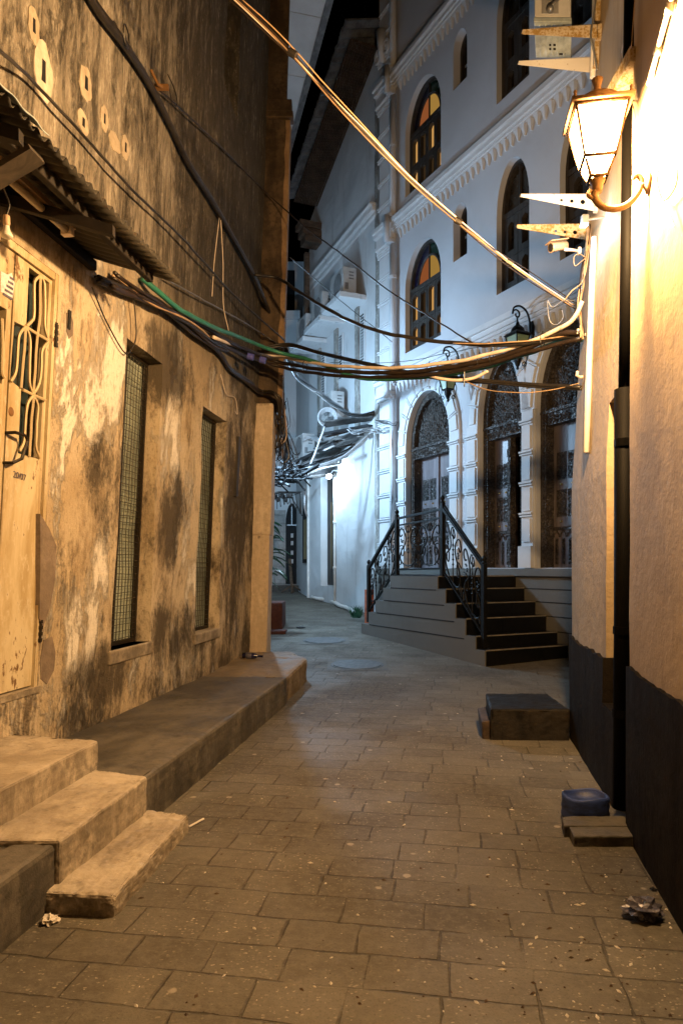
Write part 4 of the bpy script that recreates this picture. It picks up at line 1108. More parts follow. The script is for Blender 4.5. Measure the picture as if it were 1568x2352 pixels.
# ------------------------------------------------------------------ entrance stairs
SS=thing('entrance_stairs','grey painted double sided staircase with black treads below the carved doors','staircase',F(1.5,.7,0))
right=[(1.02,1.19),(.84,1.02),(.615,.835),(.404,.65),(.197,.443),(.01,.284)]
left=[(2.28,1.19),(2.49,1.0),(2.72,.796),(2.95,.598),(3.2,.396)]
prof=[(.01,-.05)]
for i in range(5,-1,-1):
    t,z=right[i]; prof.append((t,z)); 
    if i>0: prof.append((right[i-1][0],z))
for i,(t,z) in enumerate(left):
    prof.append((t,z))
    if i<4: prof.append((t,left[i+1][1]))
prof.append((3.2,-.05))
mb=MB(); mb.prism(prof,.06,1.42,F); part('side_wall',mb,m_stair,SS)
mb=MB()
g=[(.66,1.00),( .445,.815),(.235,.625),(.04,.42)]
def groove(t0,t1,z): mb.box((t0,1.4185,z-.007),(t1,1.4235,z+.007),F)
groove(1.06,2.26,1.005); groove(.87,2.46,.805); groove(.645,2.69,.60); groove(.43,2.92,.395)
part('groove',mb,m_dark,SS)
def prev(i): return right[i+1][1] if i<5 else .03
for i,(t,z) in enumerate(right):
    mb=MB(); z0=prev(i)+.012
    mid=.70+.22*math.sin(i*2.3)
    mb.box((t-.012,.06,z0),(t-.001,mid-.003,z-.006),F); mb.box((t-.012,mid+.003,z0),(t-.001,1.405,z-.006),F)
    part('riser',mb,m_riser,SS)
    t2=right[i-1][0]-.013 if i else 2.26
    mb=MB(); mb.box((t,.06,z),(t2,1.40,z+.010),F); T2=part('tread',mb,m_riser,SS)
    mb=MB(); mb.box((t-.014,.06,z-.004),(t+.0,1.41,z+.011),F); part('nosing',mb,m_nose,T2)

# railing
IR=thing('iron_railing','black wrought iron scroll railing around the stair landing','railing',F(1.6,1.34,1.19))
DR_=1.33
def RP(u,z,d=0): return F(u,DR_+d,z)
posts=[(.14,.284,1.36),(1.03,1.19,2.20),(2.22,1.19,2.10),(3.10,.42,1.34)]
for t,z0,z1 in posts:
    mb=MB(); mb.box((t-.028,DR_-.028,z0),(t+.028,DR_+.028,z1),F)
    mb.lathe([(.03,0),(.036,.012),(.02,.03),(.03,.05),(.034,.07),(.02,.095),(.006,.105)],RP(t,z1),12)
    part('post',mb,m_iron,IR)
def slope(t0,z0,t1,z1,r=.022):
    mb.hexa([RP(t0,z0-r,-r),RP(t1,z1-r,-r),RP(t1,z1-r,r),RP(t0,z0-r,r),RP(t0,z0+r,-r),RP(t1,z1+r,-r),RP(t1,z1+r,r),RP(t0,z0+r,r)])
def crv(u0,z0,u1,z1,pts): # pts in unit panel coords, sheared
    return [RP(u0+(u1-u0)*a, z0(u0+(u1-u0)*a)+(z1(u0+(u1-u0)*a)-z0(u0+(u1-u0)*a))*b) for a,b in pts]
def scrollpanel(u0,u1,zlo,zhi,n):
    mb=MB(); W_=u1-u0
    for c in range(n):
        base=(c+.5)/n; hw=.5/n
        A_=lambda x,y:(base+x*hw*.92,y)
        for s in (-1,1):
            lyre=[A_(0,.06),A_(s*.5,.10),A_(s*.85,.24),A_(s*.72,.40),A_(s*.32,.55),A_(s*.25,.70),A_(s*.5,.86),A_(s*.78,.90),A_(s*.92,.80),A_(s*.80,.72),A_(s*.62,.76)]
            pts=[V((a,b,0)) for a,b in lyre]; pts=spline(pts,4)
            mb.tube(crv(u0,zlo,u1,zhi,[(p.x,p.y) for p in pts]),.0105,5,False)
            c2=[A_(s*.95,.50),A_(s*.62,.52),A_(s*.45,.42),A_(s*.52,.30),A_(s*.70,.30),A_(s*.72,.38)]
            pts=spline([V((a,b,0)) for a,b in c2],4); mb.tube(crv(u0,zlo,u1,zhi,[(p.x,p.y) for p in pts]),.009,5,False)
            c3=[A_(s*.10,.95),A_(s*.22,.86),A_(s*.10,.80),A_(s*.03,.84)]
            pts=spline([V((a,b,0)) for a,b in c3],4); mb.tube(crv(u0,zlo,u1,zhi,[(p.x,p.y) for p in pts]),.009,5,False)
            c4=[A_(s*.95,.04),A_(s*.98,.16),A_(s*.80,.20),A_(s*.74,.12),A_(s*.84,.09)]
            pts=spline([V((a,b,0)) for a,b in c4],4); mb.tube(crv(u0,zlo,u1,zhi,[(p.x,p.y) for p in pts]),.010,5,False)
        mb.tube(crv(u0,zlo,u1,zhi,[(base,.04),(base,.97)]),.007,5,False)
        for y in (.36,.44,.52,.60,.68):
            p=crv(u0,zlo,u1,zhi,[(base,y)])[0]; mb.lathe([(.005,-.022),(.016,0),(.005,.022)],p,6)
        for s in (-1,1):
            for q in range(7):
                p=crv(u0,zlo,u1,zhi,[(base+s*hw*.58+random.uniform(-.1,.1)*hw,.62+random.uniform(-.05,.05))])[0]
                mb.lathe([(.004,-.012),(.014,0),(.004,.012)],p,6)
    return mb
# landing
for q in ((2.12,2.06,.016),(2.00,1.955,.012),(1.30,1.285,.014)):
    mb=MB(); slope(1.03,q[0],2.22,q[1],q[2]); part('landing_rail',mb,m_iron,IR)
part('landing_scrolls',scrollpanel(1.06,2.19,lambda u:1.30,lambda u:1.97,2),m_iron,IR)
for q in ((1.33,2.14,.026),(1.37,2.185,.014),(.45,1.28,.014)):
    mb=MB(); slope(.14,q[0],1.03,q[1],q[2]); part('flight_rail',mb,m_iron,IR)
part('flight_scrolls',scrollpanel(.17,1.0,lambda u:.45+(u-.14)*.93,lambda u:1.29+(u-.14)*.91,2),m_iron,IR)
for q in ((1.30,2.06,.026),(.60,1.30,.014)):
    mb=MB(); slope(3.10,q[0],2.22,q[1],q[2]); part('flight_rail',mb,m_iron,IR)
part('flight_scrolls',scrollpanel(2.25,3.07,lambda u:1.29-(u-2.22)*.80,lambda u:2.03-(u-2.22)*.86,2),m_iron,IR)

# facade lanterns (unlit)
def wall_lantern(t,zb,zt):
    c=F(t,.33,zb); H=zt-zb
    A=thing('facade_lantern','unlit black wall lantern with green glass between the first and second carved doors','lantern',c,'unlit lanterns on the white facade')
    ux=V((-.452,.892,0)); nx=V((-.892,-.452,0))
    P=lambda a,b,z:c+ux*a+nx*b+V((0,0,z))
    def sq2(h,z): return [P(-h,-h,z),P(h,-h,z),P(h,h,z),P(-h,h,z)]
    z1,z2=.20,.47
    mb=MB()
    b_,t_=sq2(.065,z1),sq2(.115,z2)
    for i in range(4):
        mb.tube([b_[i],t_[i]],.010,5); mb.tube([b_[i],b_[(i+1)%4]],.011,5); mb.tube([t_[i],t_[(i+1)%4]],.012,5)
    part('frame',mb,m_iron,A)
    part('glass_pane',panes(sq2(.11,z2),sq2(.062,z1)),m_grn,A)
    mb=MB(); mb.hexa(sq2(.14,z2+.01)+sq2(.10,z2+.05)); mb.lathe([(.10,0),(.085,.05),(.05,.09),(.03,.10),(.02,.14),(.008,.16)],c+V((0,0,z2+.05)),12); part('roof',mb,m_iron,A)
    mb=MB(); mb.lathe([(.005,0),(.022,.02),(.012,.04),(.03,.07),(.055,.13),(.06,.19)],c,12)
    for i in range(4):
        q=b_[i]-c; o_=V((q.x,q.y,0)).normalized()
        mb.tube([c+o_*(.09+.05*math.sin(j*.5))+V((0,0,.06+.045*j)) for j in range(6)],.007,5); 
        mb.tube([c+o_*(.09+.03*math.cos(j*.9))+V((0,0,.075+.03*math.sin(j*.9))) for j in range(8)],.007,5)
    part('pendant',mb,m_iron,A)
    mb=MB(); z3=z2+.2
    pts=[P(0,0,z3+.02)]
    sp=[]
    for i in range(24):
        a=i/23*2.1*PI; r=.075*(1-i/30); sp.append(P(0,.015-r*math.cos(a)*-1,z3+.10+r*math.sin(a)))
    big=[P(0,.01+.08*1,z3+.10),P(0,.06,z3+.19),P(0,-.05,z3+.225),P(0,-.16,z3+.17),P(0,-.215,z3+.05),P(0,-.225,z3-.10),P(0,-.30,z3-.14)]
    mb.tube(spline(big,6),.014,6); mb.tube(sp,.012,6); mb.tube([P(0,.0,z3-.02),P(0,.01,z3+.06)],.012,6)
    mb.box((t-.03,.05,zb+z3-.30),(t+.03,.075,zb+z3+.05),F); part('scroll_arm',mb,m_iron,A,smooth=True)
    return A,c
A,c=wall_lantern(2.30,3.97,4.78)
A2=copy_tree(A,F(.66,.33,4.06)); A2['label']='unlit black wall lantern with green glass nearest the ochre corner'
# ------------------------------------------------------------------ whitewashed building left of the facade
def B(s,d,z):
    if z>8: z=8+(z-8)*((11.8-.37*s)-8)/(11.8-8)
    return V((.755-.369*s-.93*d, 13.55+.93*s-.369*d, z))
def B_(s,d,z): return V((.755-.369*s-.93*d, 13.55+.93*s-.369*d, z))
WB2=thing('whitewashed_building','old whitewashed building with projecting ledges beyond the white townhouse','building',(0,15.5,.3))
def Bd(u,d,z):
    p=B(u,d,z); q=disp(u+5,z,.02); return p+V((-.93*q,-.369*q,0))
mb=MB(); wallgrid(mb,Bd,0,4.3,0,11.8,[(2.54,3.42,.88,3.6,.22)],.16,3.0); part('wall',mb,m_b2,WB2)
mb=MB(); k=60; vs=[];fs=[]
for i in range(k+1):
    z=.3+10.5*i/k; w0=-.03-.02*noise.noise(V((z*2,3,1))); w1=.14+.05*noise.noise(V((z*3.1,7,1)))
    vs+= [Bd(w0,.035,z),Bd(w1,.035,z),Bd(w1,-.02,z)]
for i in range(k): fs+= [(3*i,3*i+1,3*i+4,3*i+3),(3*i+1,3*i+2,3*i+5,3*i+4)]
mb.add(vs,fs); part('broken_plaster_edge',mb,m_rag,WB2)
mb=MB(); mb.box((2.56,-.21,.9),(3.4,-.17,3.58),B_); 
for i in range(5): mb.box((2.6+i*.16,-.17,.95),(2.72+i*.16,-.15,3.5),B_)
D2=part('door',mb,m_wwood,WB2,label='dark recessed plank door beside the floodlight')
mb=MB(); mb.box((3.05,-.15,1.3),(3.10,-.135,2.9),B_); part('door_batten',mb,wood('ochre_batten',(.20,.14,.07),(.1,.07,.03)),D2)
# string course, eaves
mb=MB()
for a,b,d in ((0,.10,.06),(.10,.22,.12),(.22,.28,.17)): mb.box((.1,.0,8.35+a),(4.3,d,8.35+b),B_)
o=part('string_course',mb,m_b2,WB2); rough(o,.02,3,.03,.3)
mb=MB(); N=14
for i in range(N):
    d0=.02+.62*i/N; d1=.02+.62*(i+.92)/N
    mb.hexa([B_(-.02,d0,11.62),B_(3.6,d0,10.28),B_(3.6,d1,10.24),B_(-.02,d1,11.58),B_(-.02,d0,11.66),B_(3.6,d0,10.32),B_(3.6,d1,10.28),B_(-.02,d1,11.62)])
part('eave_boards',mb,m_eave,WB2)
mb=MB(); vs=[];fs=[];K=70
for i in range(K+1):
    s=-.15+3.95*i/K; z=11.78-.372*s; d=.78+.02*noise.noise(V((s*6,0,0)))
    vs+= [B_(s,d,z+.02*math.sin(s*40)),B_(s,-.6,z+.45+.02*math.sin(s*40))]
for i in range(K): fs.append((2*i,2*i+2,2*i+3,2*i+1))
mb.add(vs,fs); o=part('roof_sheet',mb,m_roofm,WB2); sm=o.modifiers.new('t','SOLIDIFY'); sm.thickness=.05
for zq,dd in ((10.05,.55),(9.87,.48),(9.70,.42)):
    mb=MB(); mb.box((3.35,.0,zq-.45),(3.75,dd,zq-.30),B_); part('eave_bracket',mb,m_eave,WB2)
mb=MB(); mb.box((3.42,.28,7.2),(3.54,.40,9.0),B_); part('timber_post',mb,m_eave,WB2)
# ledges
for k,(s0,s1,z) in enumerate(((.62,1.76,6.86),(1.86,2.94,6.80),(3.0,4.0,6.70))):
    mb=MB(); mb.box((s0,-.05,z),(s1,.60,z+.11),B_); o=part('ledge',mb,m_b2,WB2); rough(o,.01,4,.03,.3)
    mb=MB(); mb.box((s0+.35,.0,4.3),(s0+.55,.05,z),B_); o=part('plaster_band',mb,m_rag,WB2); rough(o,.008,4,.03,.2)
    mb=MB(); z0,z1=z-1.25,z-.2
    mb.box((s0+.06,.0,z0),(s0+.30,.03,z1),B_); sh=part('shutter',mb,m_b2,WB2)
    mb=MB()
    for j in range(16): mb.box((s0+.10,.028,z0+.05+j*.062),(s0+.26,.034,z0+.08+j*.062),B_)
    part('louvre_gap',mb,m_dark,sh)
def acbox(s,d,z,w,h,dp,lab):
    A=thing('air_conditioner',lab,'air conditioner',B_(s+w/2,d,z),'air conditioner units on the whitewashed building')
    mb=MB(); mb.box((s,d-dp/2,z),(s+w,d+dp/2,z+h),B_); part('casing',mb,m_ac,A,bevel=.012)
    for j in range(3):
        mb=MB(); mb.box((s-.006,d-dp*.3,z+h*(.55+.12*j)),(s,d+dp*.05,z+h*(.60+.12*j)),B_); part('side_vent',mb,m_acd,A)
    mb=MB(); mb.box((s-.006,d+dp*.1,z+h*.15),(s,d+dp*.35,z+h*.4),B_); part('side_vent',mb,m_acd,A)
    mb=MB(); mb.lathe([(h*.4,0),(h*.4,.01),(h*.1,.012)],B_(s+w*.4,d+dp/2,z+h/2),20,(-.93,-.369,0)); part('fan_grille',mb,m_acd,A)
    for q in (.15,.75):
        mb=MB(); mb.box((s+w*q,d-dp/2-.02,z-.04),(s+w*q+.05,d+dp/2+.02,z),B_); part('foot',mb,m_steel,A)
acbox(.78,.32,7.01,.75,.55,.30,'air conditioner on the nearest and highest white ledge')
acbox(1.98,.34,6.95,.75,.55,.30,'air conditioner on the middle white ledge')
acbox(3.1,.34,6.85,.75,.55,.30,'air conditioner on the farthest white ledge')
acbox(1.55,.28,4.62,.75,.56,.30,'air conditioner above the coil of white hose')
acbox(3.0,.45,3.95,.75,.56,.30,'low air conditioner with loose white pipes over the scrap canopy')
mb=MB()
for q in range(4): mb.tube(spline([B_(3.0-.02*q,.62,4.3),B_(2.95,.45-.05*q,4.42),B_(2.9,.2-.03*q,4.2),B_(2.9,.1,3.8)],6),.02,6)
solo('lagged_pipes',mb,m_wcab,'bunch of white lagged pipes beside the low air conditioner','pipe')
mb=MB()
c=B_(1.28,.62,4.52)
for q in range(5):
    r=.20-.012*q; mb.tube([c+V((r*math.cos(a),.02*q,r*math.sin(a)*1.0)) for a in [2*PI*i/28 for i in range(29)]],.022,7,False)
solo('hose_coil',mb,m_wcab,'coil of white hose hanging over the scrap canopy','hose',smooth=True)
# scrap canopy
SCN=thing('scrap_canopy','ragged canopy of scrap boards and tarpaulin on the whitewashed wall','canopy',B_(1.2,.4,3.9))
rnd=random.Random(5)
for i in range(15):
    s=.25+i*.17; z=4.22-.055*i+rnd.uniform(-.06,.06); mb=MB()
    a=B_(s,.02,z+.12); b=B_(s+rnd.uniform(-.15,.25),.95+rnd.uniform(-.2,.15),z-.18+rnd.uniform(-.12,.12))
    mb.obox((a+b)/2,((b-a).length/2,.055+rnd.random()*.09,.014),(b-a).to_track_quat('X','Z').to_matrix()@Matrix.Rotation(rnd.uniform(-.35,.35),3,'X'))
    part('board',mb,(m_scrap,m_dkscrap,m_scrap)[i%3],SCN)
for q in range(3):
    mb=MB(); vs=[];fs=[]
    s0=.4+q*.75
    for i in range(9):
        for j in range(7):
            vs.append(B_(s0+i*.11,.08+j*.13,4.16-.32*s0*.33-.035*j+.05*noise.noise(V((i*.5,j*.5,q*3)))-.02*i))
    for i in range(8):
        for j in range(6): a=i*7+j; fs.append((a,a+7,a+8,a+1))
    mb.add(vs,fs); part('tarpaulin',mb,(m_dkscrap,m_galv,m_dkscrap)[q],SCN)
mb=MB(); mb.box((.2,.85,3.72),(2.7,.92,3.78),B_); part('support_rail',mb,m_dkscrap,SCN)
# floodlight on wall
c=B_(2.27,.22,3.43)
FW=thing('wall_floodlight','dazzling white floodlight on an arm over the dark recessed plank door','floodlight',c)
mb=MB(); mb.tube([B_(2.27,-.02,3.55),B_(2.27,.12,3.55),c],.018,7); part('arm',mb,m_steel,FW)
mb=MB(); mb.lathe([(.03,-.05),(.06,-.04),(.075,.03),(.08,.045),(.07,.045)],c,14,(.1,-.7,-.75)); part('housing',mb,m_steel,FW,smooth=True)
mb=MB(); mb.lathe([(.066,0),(.06,.012),(.03,.022),(.005,.025)],c+V((.1,-.7,-.75)).normalized()*.04,14,(.1,-.7,-.75)); part('lens',mb,m_led,FW,smooth=True)
FWP=c
mb=MB(); mb.tube([B_(2.40,.03,z) for z in (.42,1.5,2.6,3.5)],.03,8)
for z in (1.32,2.37): mb.tube([B_(2.40,.03,z-.03),B_(2.40,.03,z+.03)],.042,8)
solo('wall_conduit',mb,m_pvc,'upright white conduit beside the dark recessed plank door','conduit',smooth=True)
pts=[]
for px,py in ((716,1377),(735,1381),(752,1383),(766,1388),(780,1396),(798,1402),(812,1412)):
    p=gpt(px,py); pts.append(p+V((0,0,.05)))
mb=MB(); mb.tube(spline(pts,5),.045,8); solo('ground_pipe',mb,m_pvc,'white pipe lying along the foot of the whitewashed wall','pipe',smooth=True)
# small white brackets, camera on canopy
mb=MB(); c=B_(.28,.3,4.0); mb.obox(c,(.05,.09,.05),Matrix.Rotation(.4,3,'Z')); 
SC2=thing('security_camera','small dark security camera under the scrap canopy by the quoins','camera',c)
part('camera_body',mb,m_cabk,SC2,bevel=.01); mb=MB(); mb.tube([c+V((.03,.05,.03)),B_(.2,.0,4.05)],.015,6); part('mounting_arm',mb,m_wcab,SC2)
mb=MB(); mb.lathe([(.03,0),(.028,.01),(.005,.012)],c+V((-.03,-.09,0)),10,(-.3,-1,0)); part('lens',mb,m_steel,SC2)

# ------------------------------------------------------------------ far end of the alley
def Cw(s,d,z): return V((-.83-.204*s-.979*d, 17.55+.979*s-.204*d, z))
FB=thing('far_grey_building','shadowed grey building with a pointed shutter window at the end of the alley','building',(-1.1,18.7,.5))
mb=MB(); mb.box((0,-2.5,.2),(2.4,0,7.5),Cw); part('wall',mb,m_b2,FB)
mb=MB(); ar=arch(.50,.80,1.45,2.55,3.25,12); ar2=arch(.50,.66,1.50,2.55,3.15,12); mb.ring(ar,ar2,.002,.04,Cw,True); w=part('window',mb,m_dark,FB)
mb=MB(); mb.prism(ar2,.002,.018,Cw); part('window_recess_shade',mb,m_dark,w)  # dark plate proud of the wall, paints the shade of a recess
mb=MB()
for i in range(4): mb.box((.22+i*.145,.018,1.55),(.31+i*.145,.035,2.6),Cw)
part('shutter_slats',mb,wood('ochre_shutter',(.28,.22,.10),(.14,.10,.04)),w)
mb=MB(); mb.tube([Cw(-.02,.03,.55),Cw(-.02,.03,4.2)],.03,8); solo('corner_pipe',mb,m_pvc,'thin white pipe at the corner of the far grey building','pipe')
SB=thing('stone_house','whitewashed block house with a dark arched door closing the alley','building',(-2.2,19.9,.6))
S=lambda u,d,z: V((u,19.9-d,z))
mb=MB(); mb.box((-6,-2,.3),(-1.27,0,8.75),S); part('wall',mb,m_b2,SB)
mb=MB(); mb.box((-4,.0,.5),(-1.62,.05,3.0),S); part('stone_facing',mb,m_stone,SB)
mb=MB(); mb.box((-6,-.02,8.55),(-1.2,.08,8.8),S); part('coping',mb,m_b2,SB)
mb=MB(); mb.box((-6,.0,4.9),(-1.27,.05,5.0),S); mb.box((-6,.0,5.05),(-1.27,.07,5.12),S); part('string_course',mb,m_trim,SB)
mb=MB(); mb.prism(arch(-1.44,.36,.85,2.6,3.2,12),.003,.06,S); d=part('door',mb,m_dark,SB)
mb=MB()
for z in (2.2,1.98,1.70,1.45): mb.box((-1.47,.06,z),(-1.40,.066,z+.12),S)
part('paper_notice',mb,m_wcab,d)
mb=MB(); mb.box((-1.58,.06,2.55),(-1.30,.07,2.58),S); mb.box((-1.455,.06,2.58),(-1.43,.07,3.1),S); part('fanlight_bar',mb,m_steel,d)
mb=MB(); mb.box((-4,.05,.5),(-1.2,.5,.82),S); part('doorstep',mb,m_plat,SB)
TB=thing('dim_back_building','dim tall building with a dark shutter window behind the stone house','building',(-2,22,.6))
T_=lambda u,d,z: V((u,22-d,z))
mb=MB(); mb.box((-7,-2,.3),(1,0,11.2),T_); part('wall',mb,m_b2,TB)
mb=MB(); mb.box((-1.86,.003,9.2),(-1.50,.05,10.9),T_); part('window',mb,m_dark,TB)
mb=MB(); mb.box((-1.1,.0,6),(-.6,.4,11.2),T_); part('pilaster',mb,m_b2,TB)
# building behind the left one with the big white soffit
def Lb(s,d,z): return V((-1.45-.236*s+.972*d, 9.0+.972*s+.236*d, z))
OB=thing('overhanging_building','building behind the left corner with a wide white boarded roof overhang','building',Lb(3,0,0))
mb=MB(); mb.box((-.1,-2.5,0),(8.5,0,9.9),Lb); part('wall',mb,m_b2,OB)
mb=MB()
for i in range(7): mb.box((-1.6+i*1.3,.0,9.62),(-1.6+i*1.3+1.285,1.42,9.66),Lb)
part('soffit',mb,m_soff,OB)
mb=MB(); mb.box((-1.6,1.42,9.58),(7.5,1.46,9.72),Lb); mb.box((-1.6,1.46,9.66),(7.5,1.54,9.72),Lb); mb.box((-1.6,-2.5,9.72),(7.5,1.50,9.80),Lb); part('roof',mb,m_roofm,OB)
# pole frame with fittings
fr=[ray(618,1137,13.5),ray(640,1131,13.6),ray(690,1131,13.9),ray(690,1180,13.9)]
mb=MB(); mb.tube(fr,.028,6); mb.tube([fr[2],ray(668,1140,13.8),ray(694,1185,13.9)],.012,5)
for q in range(7):
    p=ray(632+q*6,1142+6*math.sin(q*2),13.6); mb.lathe([(.01,-.05),(.04,-.03),(.045,.02),(.02,.05)],p,8)
for q in range(9):
    a=ray(622+q*7,1133,13.6); b=ray(618+q*9,1160+8*math.sin(q),13.5); mb.tube(sag(a,b,.12,6),.008,4)
solo('service_frame',mb,m_cabk,'black pipe frame carrying cable fittings at the end of the alley','frame')
mb=MB(); a=gpt(671,1362); mb.hexa([a+V((-.04,0,0)),a+V((.04,0,0)),a+V((.04,.05,0)),a+V((-.04,.05,0)),a+V((-.11,0,.95)),a+V((-.03,0,.95)),a+V((-.03,.05,.95)),a+V((-.11,.05,.95))])
PS=thing('leaning_post','pale wooden post on a splayed foot in front of the far dark door','post',a)
part('post',mb,m_eave,PS)
mb=MB()
for dx,dy in ((-.3,0),(.3,.05),(0,-.25)): mb.tube([a+V((0,0,.22)),a+V((dx,dy,.02))],.025,5)
part('foot',mb,m_eave,PS)

AL=V((-1.40,12.0,4.05))
AT=thing('alley_lamp','cold white street lamp on an arm behind the left corner pier','street lamp',AL)
mb=MB(); mb.tube(spline([Lb(3.15,-.02,4.3),AL+V((-.5,0,.35)),AL+V((-.15,0,.2)),AL+V((0,0,.1))],5),.025,8); part('arm',mb,m_steel,AT,smooth=True)
mb=MB(); mb.lathe([(.03,.12),(.09,.09),(.13,.04),(.12,.035)],AL,16); part('lamp_shade',mb,m_steel,AT,smooth=True)
mb=MB(); mb.lathe([(.03,.06),(.035,.03),(.03,.0),(.01,-.01)],AL,14); part('bulb',mb,m_led,AT,smooth=True)
# ------------------------------------------------------------------ stair-side things in the alley
p=gpt(648,1446); mb=MB(); y=p.y; z=gz(y)
mb.box((p.x-.75,y,z-.1),(p.x,y+.75,z+.46)); o=solo('red_block',mb,m_red,'low oxide red masonry block behind the cream pier','block'); rough(o,.015,4,.015,.2)
p=gpt(655,1457); y=p.y; z=gz(y); mb=MB(); mb.box((p.x-.8,y,z-.1),(p.x,y+.4,z+.05)); o=solo('red_slab',mb,m_red,'flat red brown slab on the ground before the red block','slab'); rough(o,.01,3,.01,.2)
mb=MB(); mb.box((3.16,1.20,.2),(3.30,1.30,.95),F); solo('terracotta_stub',mb,M('terracotta',(.42,.10,.04),.7,0,.4,10,.2),'orange terracotta pipe stub behind the low stair railing post','pipe stub')
# right side blocks
mb=MB(); mb.hexa([(1.126,5.17,-.03),(1.72,5.15,-.03),(1.75,5.80,-.03),(1.227,5.81,-.03),(1.126,5.17,.236),(1.72,5.15,.236),(1.75,5.80,.236),(1.227,5.81,.236)])
o=solo('black_block',mb,m_blackc,'chipped black painted concrete block at the foot of the ochre corner','block'); rough(o,.012,5,.018,.12)
mb=MB(); mb.hexa([(1.075,5.21,-.02),(1.125,5.19,-.02),(1.21,5.72,-.02),(1.15,5.72,-.02),(1.07,5.21,.13),(1.125,5.19,.14),(1.21,5.72,.14),(1.14,5.72,.13)])
o=solo('side_slab',mb,M('brown_slab',(.05,.032,.02),.8,0,.5,12,.3),'thin brown slab leaning against the left side of the black block','slab'); rough(o,.008,3,.012,.1)
mb=MB(); mb.hexa([(1.085,3.185,-.02),(1.37,3.185,-.02),(1.40,3.31,-.02),(1.10,3.31,-.02),(1.085,3.185,.05),(1.37,3.185,.05),(1.40,3.31,.05),(1.10,3.31,.05)])
mb.hexa([(1.075,3.30,-.02),(1.40,3.30,-.02),(1.42,3.43,-.02),(1.105,3.43,-.02),(1.075,3.30,.056),(1.40,3.30,.056),(1.42,3.43,.056),(1.105,3.43,.056)])
o=solo('drain_slab',mb,m_slab,'grey broken concrete slab under the black drainpipe','slab'); rough(o,.006,5,.010,.08)
mb=MB(); k=40; vs=[];fs=[]
c=V((1.262,3.535,0))
hs=[0,.012,.035,.055,.075,.095,.115,.128,.132,.125,.10]; 
for h,rr in zip(hs,(.112,.119,.122,.117,.122,.117,.121,.118,.110,.104,.10)):
    for i in range(k):
        a=2*PI*i/k; q=1+.02*noise.noise(V((math.cos(a)*2,math.sin(a)*2,h*30))); vs.append(c+V((rr*q*math.cos(a),rr*q*.85*math.sin(a),h+.006*math.sin(a*3+h*40))))
for j in range(len(hs)-1):
    for i in range(k): fs.append((j*k+i,j*k+(i+1)%k,(j+1)*k+(i+1)%k,(j+1)*k+i))
fs.append(tuple((len(hs)-1)*k+i for i in range(k)))
mb.add(vs,fs); solo('blue_tub',mb,m_bucket,'low crinkled blue plastic tub standing behind the grey slab','tub',smooth=True)
# litter
def crumple(c,r,mat,name,lab,cat,seed,fl=.55,sub=2):
    import bmesh
    bm=bmesh.new(); bmesh.ops.create_icosphere(bm,subdivisions=sub,radius=1)
    mb=MB(); vs=[]
    for v in bm.verts:
        n=noise.noise(v.co*2.3+V((seed,0,0))); n2=noise.noise(v.co*5+V((0,seed,0)))
        p=v.co*(r*(1+.75*n+.4*n2)); vs.append(V((c[0]+p.x,c[1]+p.y,max(.003+gz(c[1]),c[2]+r*fl*.8+p.z*fl))))
    mb.add(vs,[[v.index for v in f.verts] for f in bm.faces]); bm.free()
    return solo(name,mb,mat,lab,cat)
p=gpt(1476,2108); crumple((p.x,p.y,p.z),.058,m_foil,'crumpled_wrapper','crumpled purple plastic wrapper on the paving by the black dado','wrapper',3,.6,3)
p=gpt(1500,2046); crumple((p.x,p.y,p.z),.012,m_dark,'small_pebble','small dark pebble against the black dado','pebble',8)
p=gpt(115,2120); crumple((p.x,p.y,p.z),.028,m_paper,'crumpled_tissue','crumpled white tissue below the chipped bottom step','tissue',5,.5,3)
p=gpt(601,1655); crumple((p.x,p.y,p.z),.030,m_paper,'crumpled_tissue','crumpled white tissue by the kerb of the raised platform','tissue',9,.6,3)
p=gpt(585,1652); crumple((p.x,p.y,p.z),.014,m_paper,'paper_scrap','tiny white paper scrap beside the tissue at the kerb','scrap',4)
a=gpt(433,1901); b=gpt(467,1886)
mb=MB(); mb.hexa([a+V((0,0,.004)),a+V((.008,-.012,.004)),b+V((.008,-.012,.012)),b+V((0,0,.012)),a+V((0,0,.008)),a+V((.008,-.012,.008)),b+V((.008,-.012,.016)),b+V((0,0,.016))]); solo('white_stick',mb,m_paper,'flat white stick on the paving beside the bottom step','stick')
def bottle(px,py,ang):
    Y=7.55; z=.335; c=V(((px-784)/FP*Y,Y,z))
    BO=thing('glass_bottle','dark blue glass bottle lying at the foot of the cream pier','bottle',c)
    ax=V((math.cos(ang),math.sin(ang)*.4,-.05)).normalized()
    mb=MB(); mb.lathe([(.002,-.10),(.032,-.098),(.033,.02),(.028,.045),(.013,.075),(.012,.12),(.014,.125),(.010,.13)],c,16,ax); part('glass',mb,m_bottle,BO,smooth=True)
    mb=MB(); mb.lathe([(.0335,-.06),(.0338,-.055),(.0338,.0),(.0335,.005)],c,16,ax); part('label',mb,m_foil,BO,smooth=True)
bottle(577,1512,-.1)
for i,(px,py,lab) in enumerate(((628,1506,'dark flattened rubbish at the foot of the cream pier'),(660,1504,'crumpled clear wrapper on the paving beyond the platform end'),(690,1443,'grey litter on the blue lit paving near the red block'))):
    p=gpt(px,py); crumple((p.x,p.y,p.z),.09 if i==0 else .07,(m_dkscrap,m_foil,m_dkscrap)[i],'litter',lab,'litter',20+i,.22,3)
mb=MB(); rnd=random.Random(31)
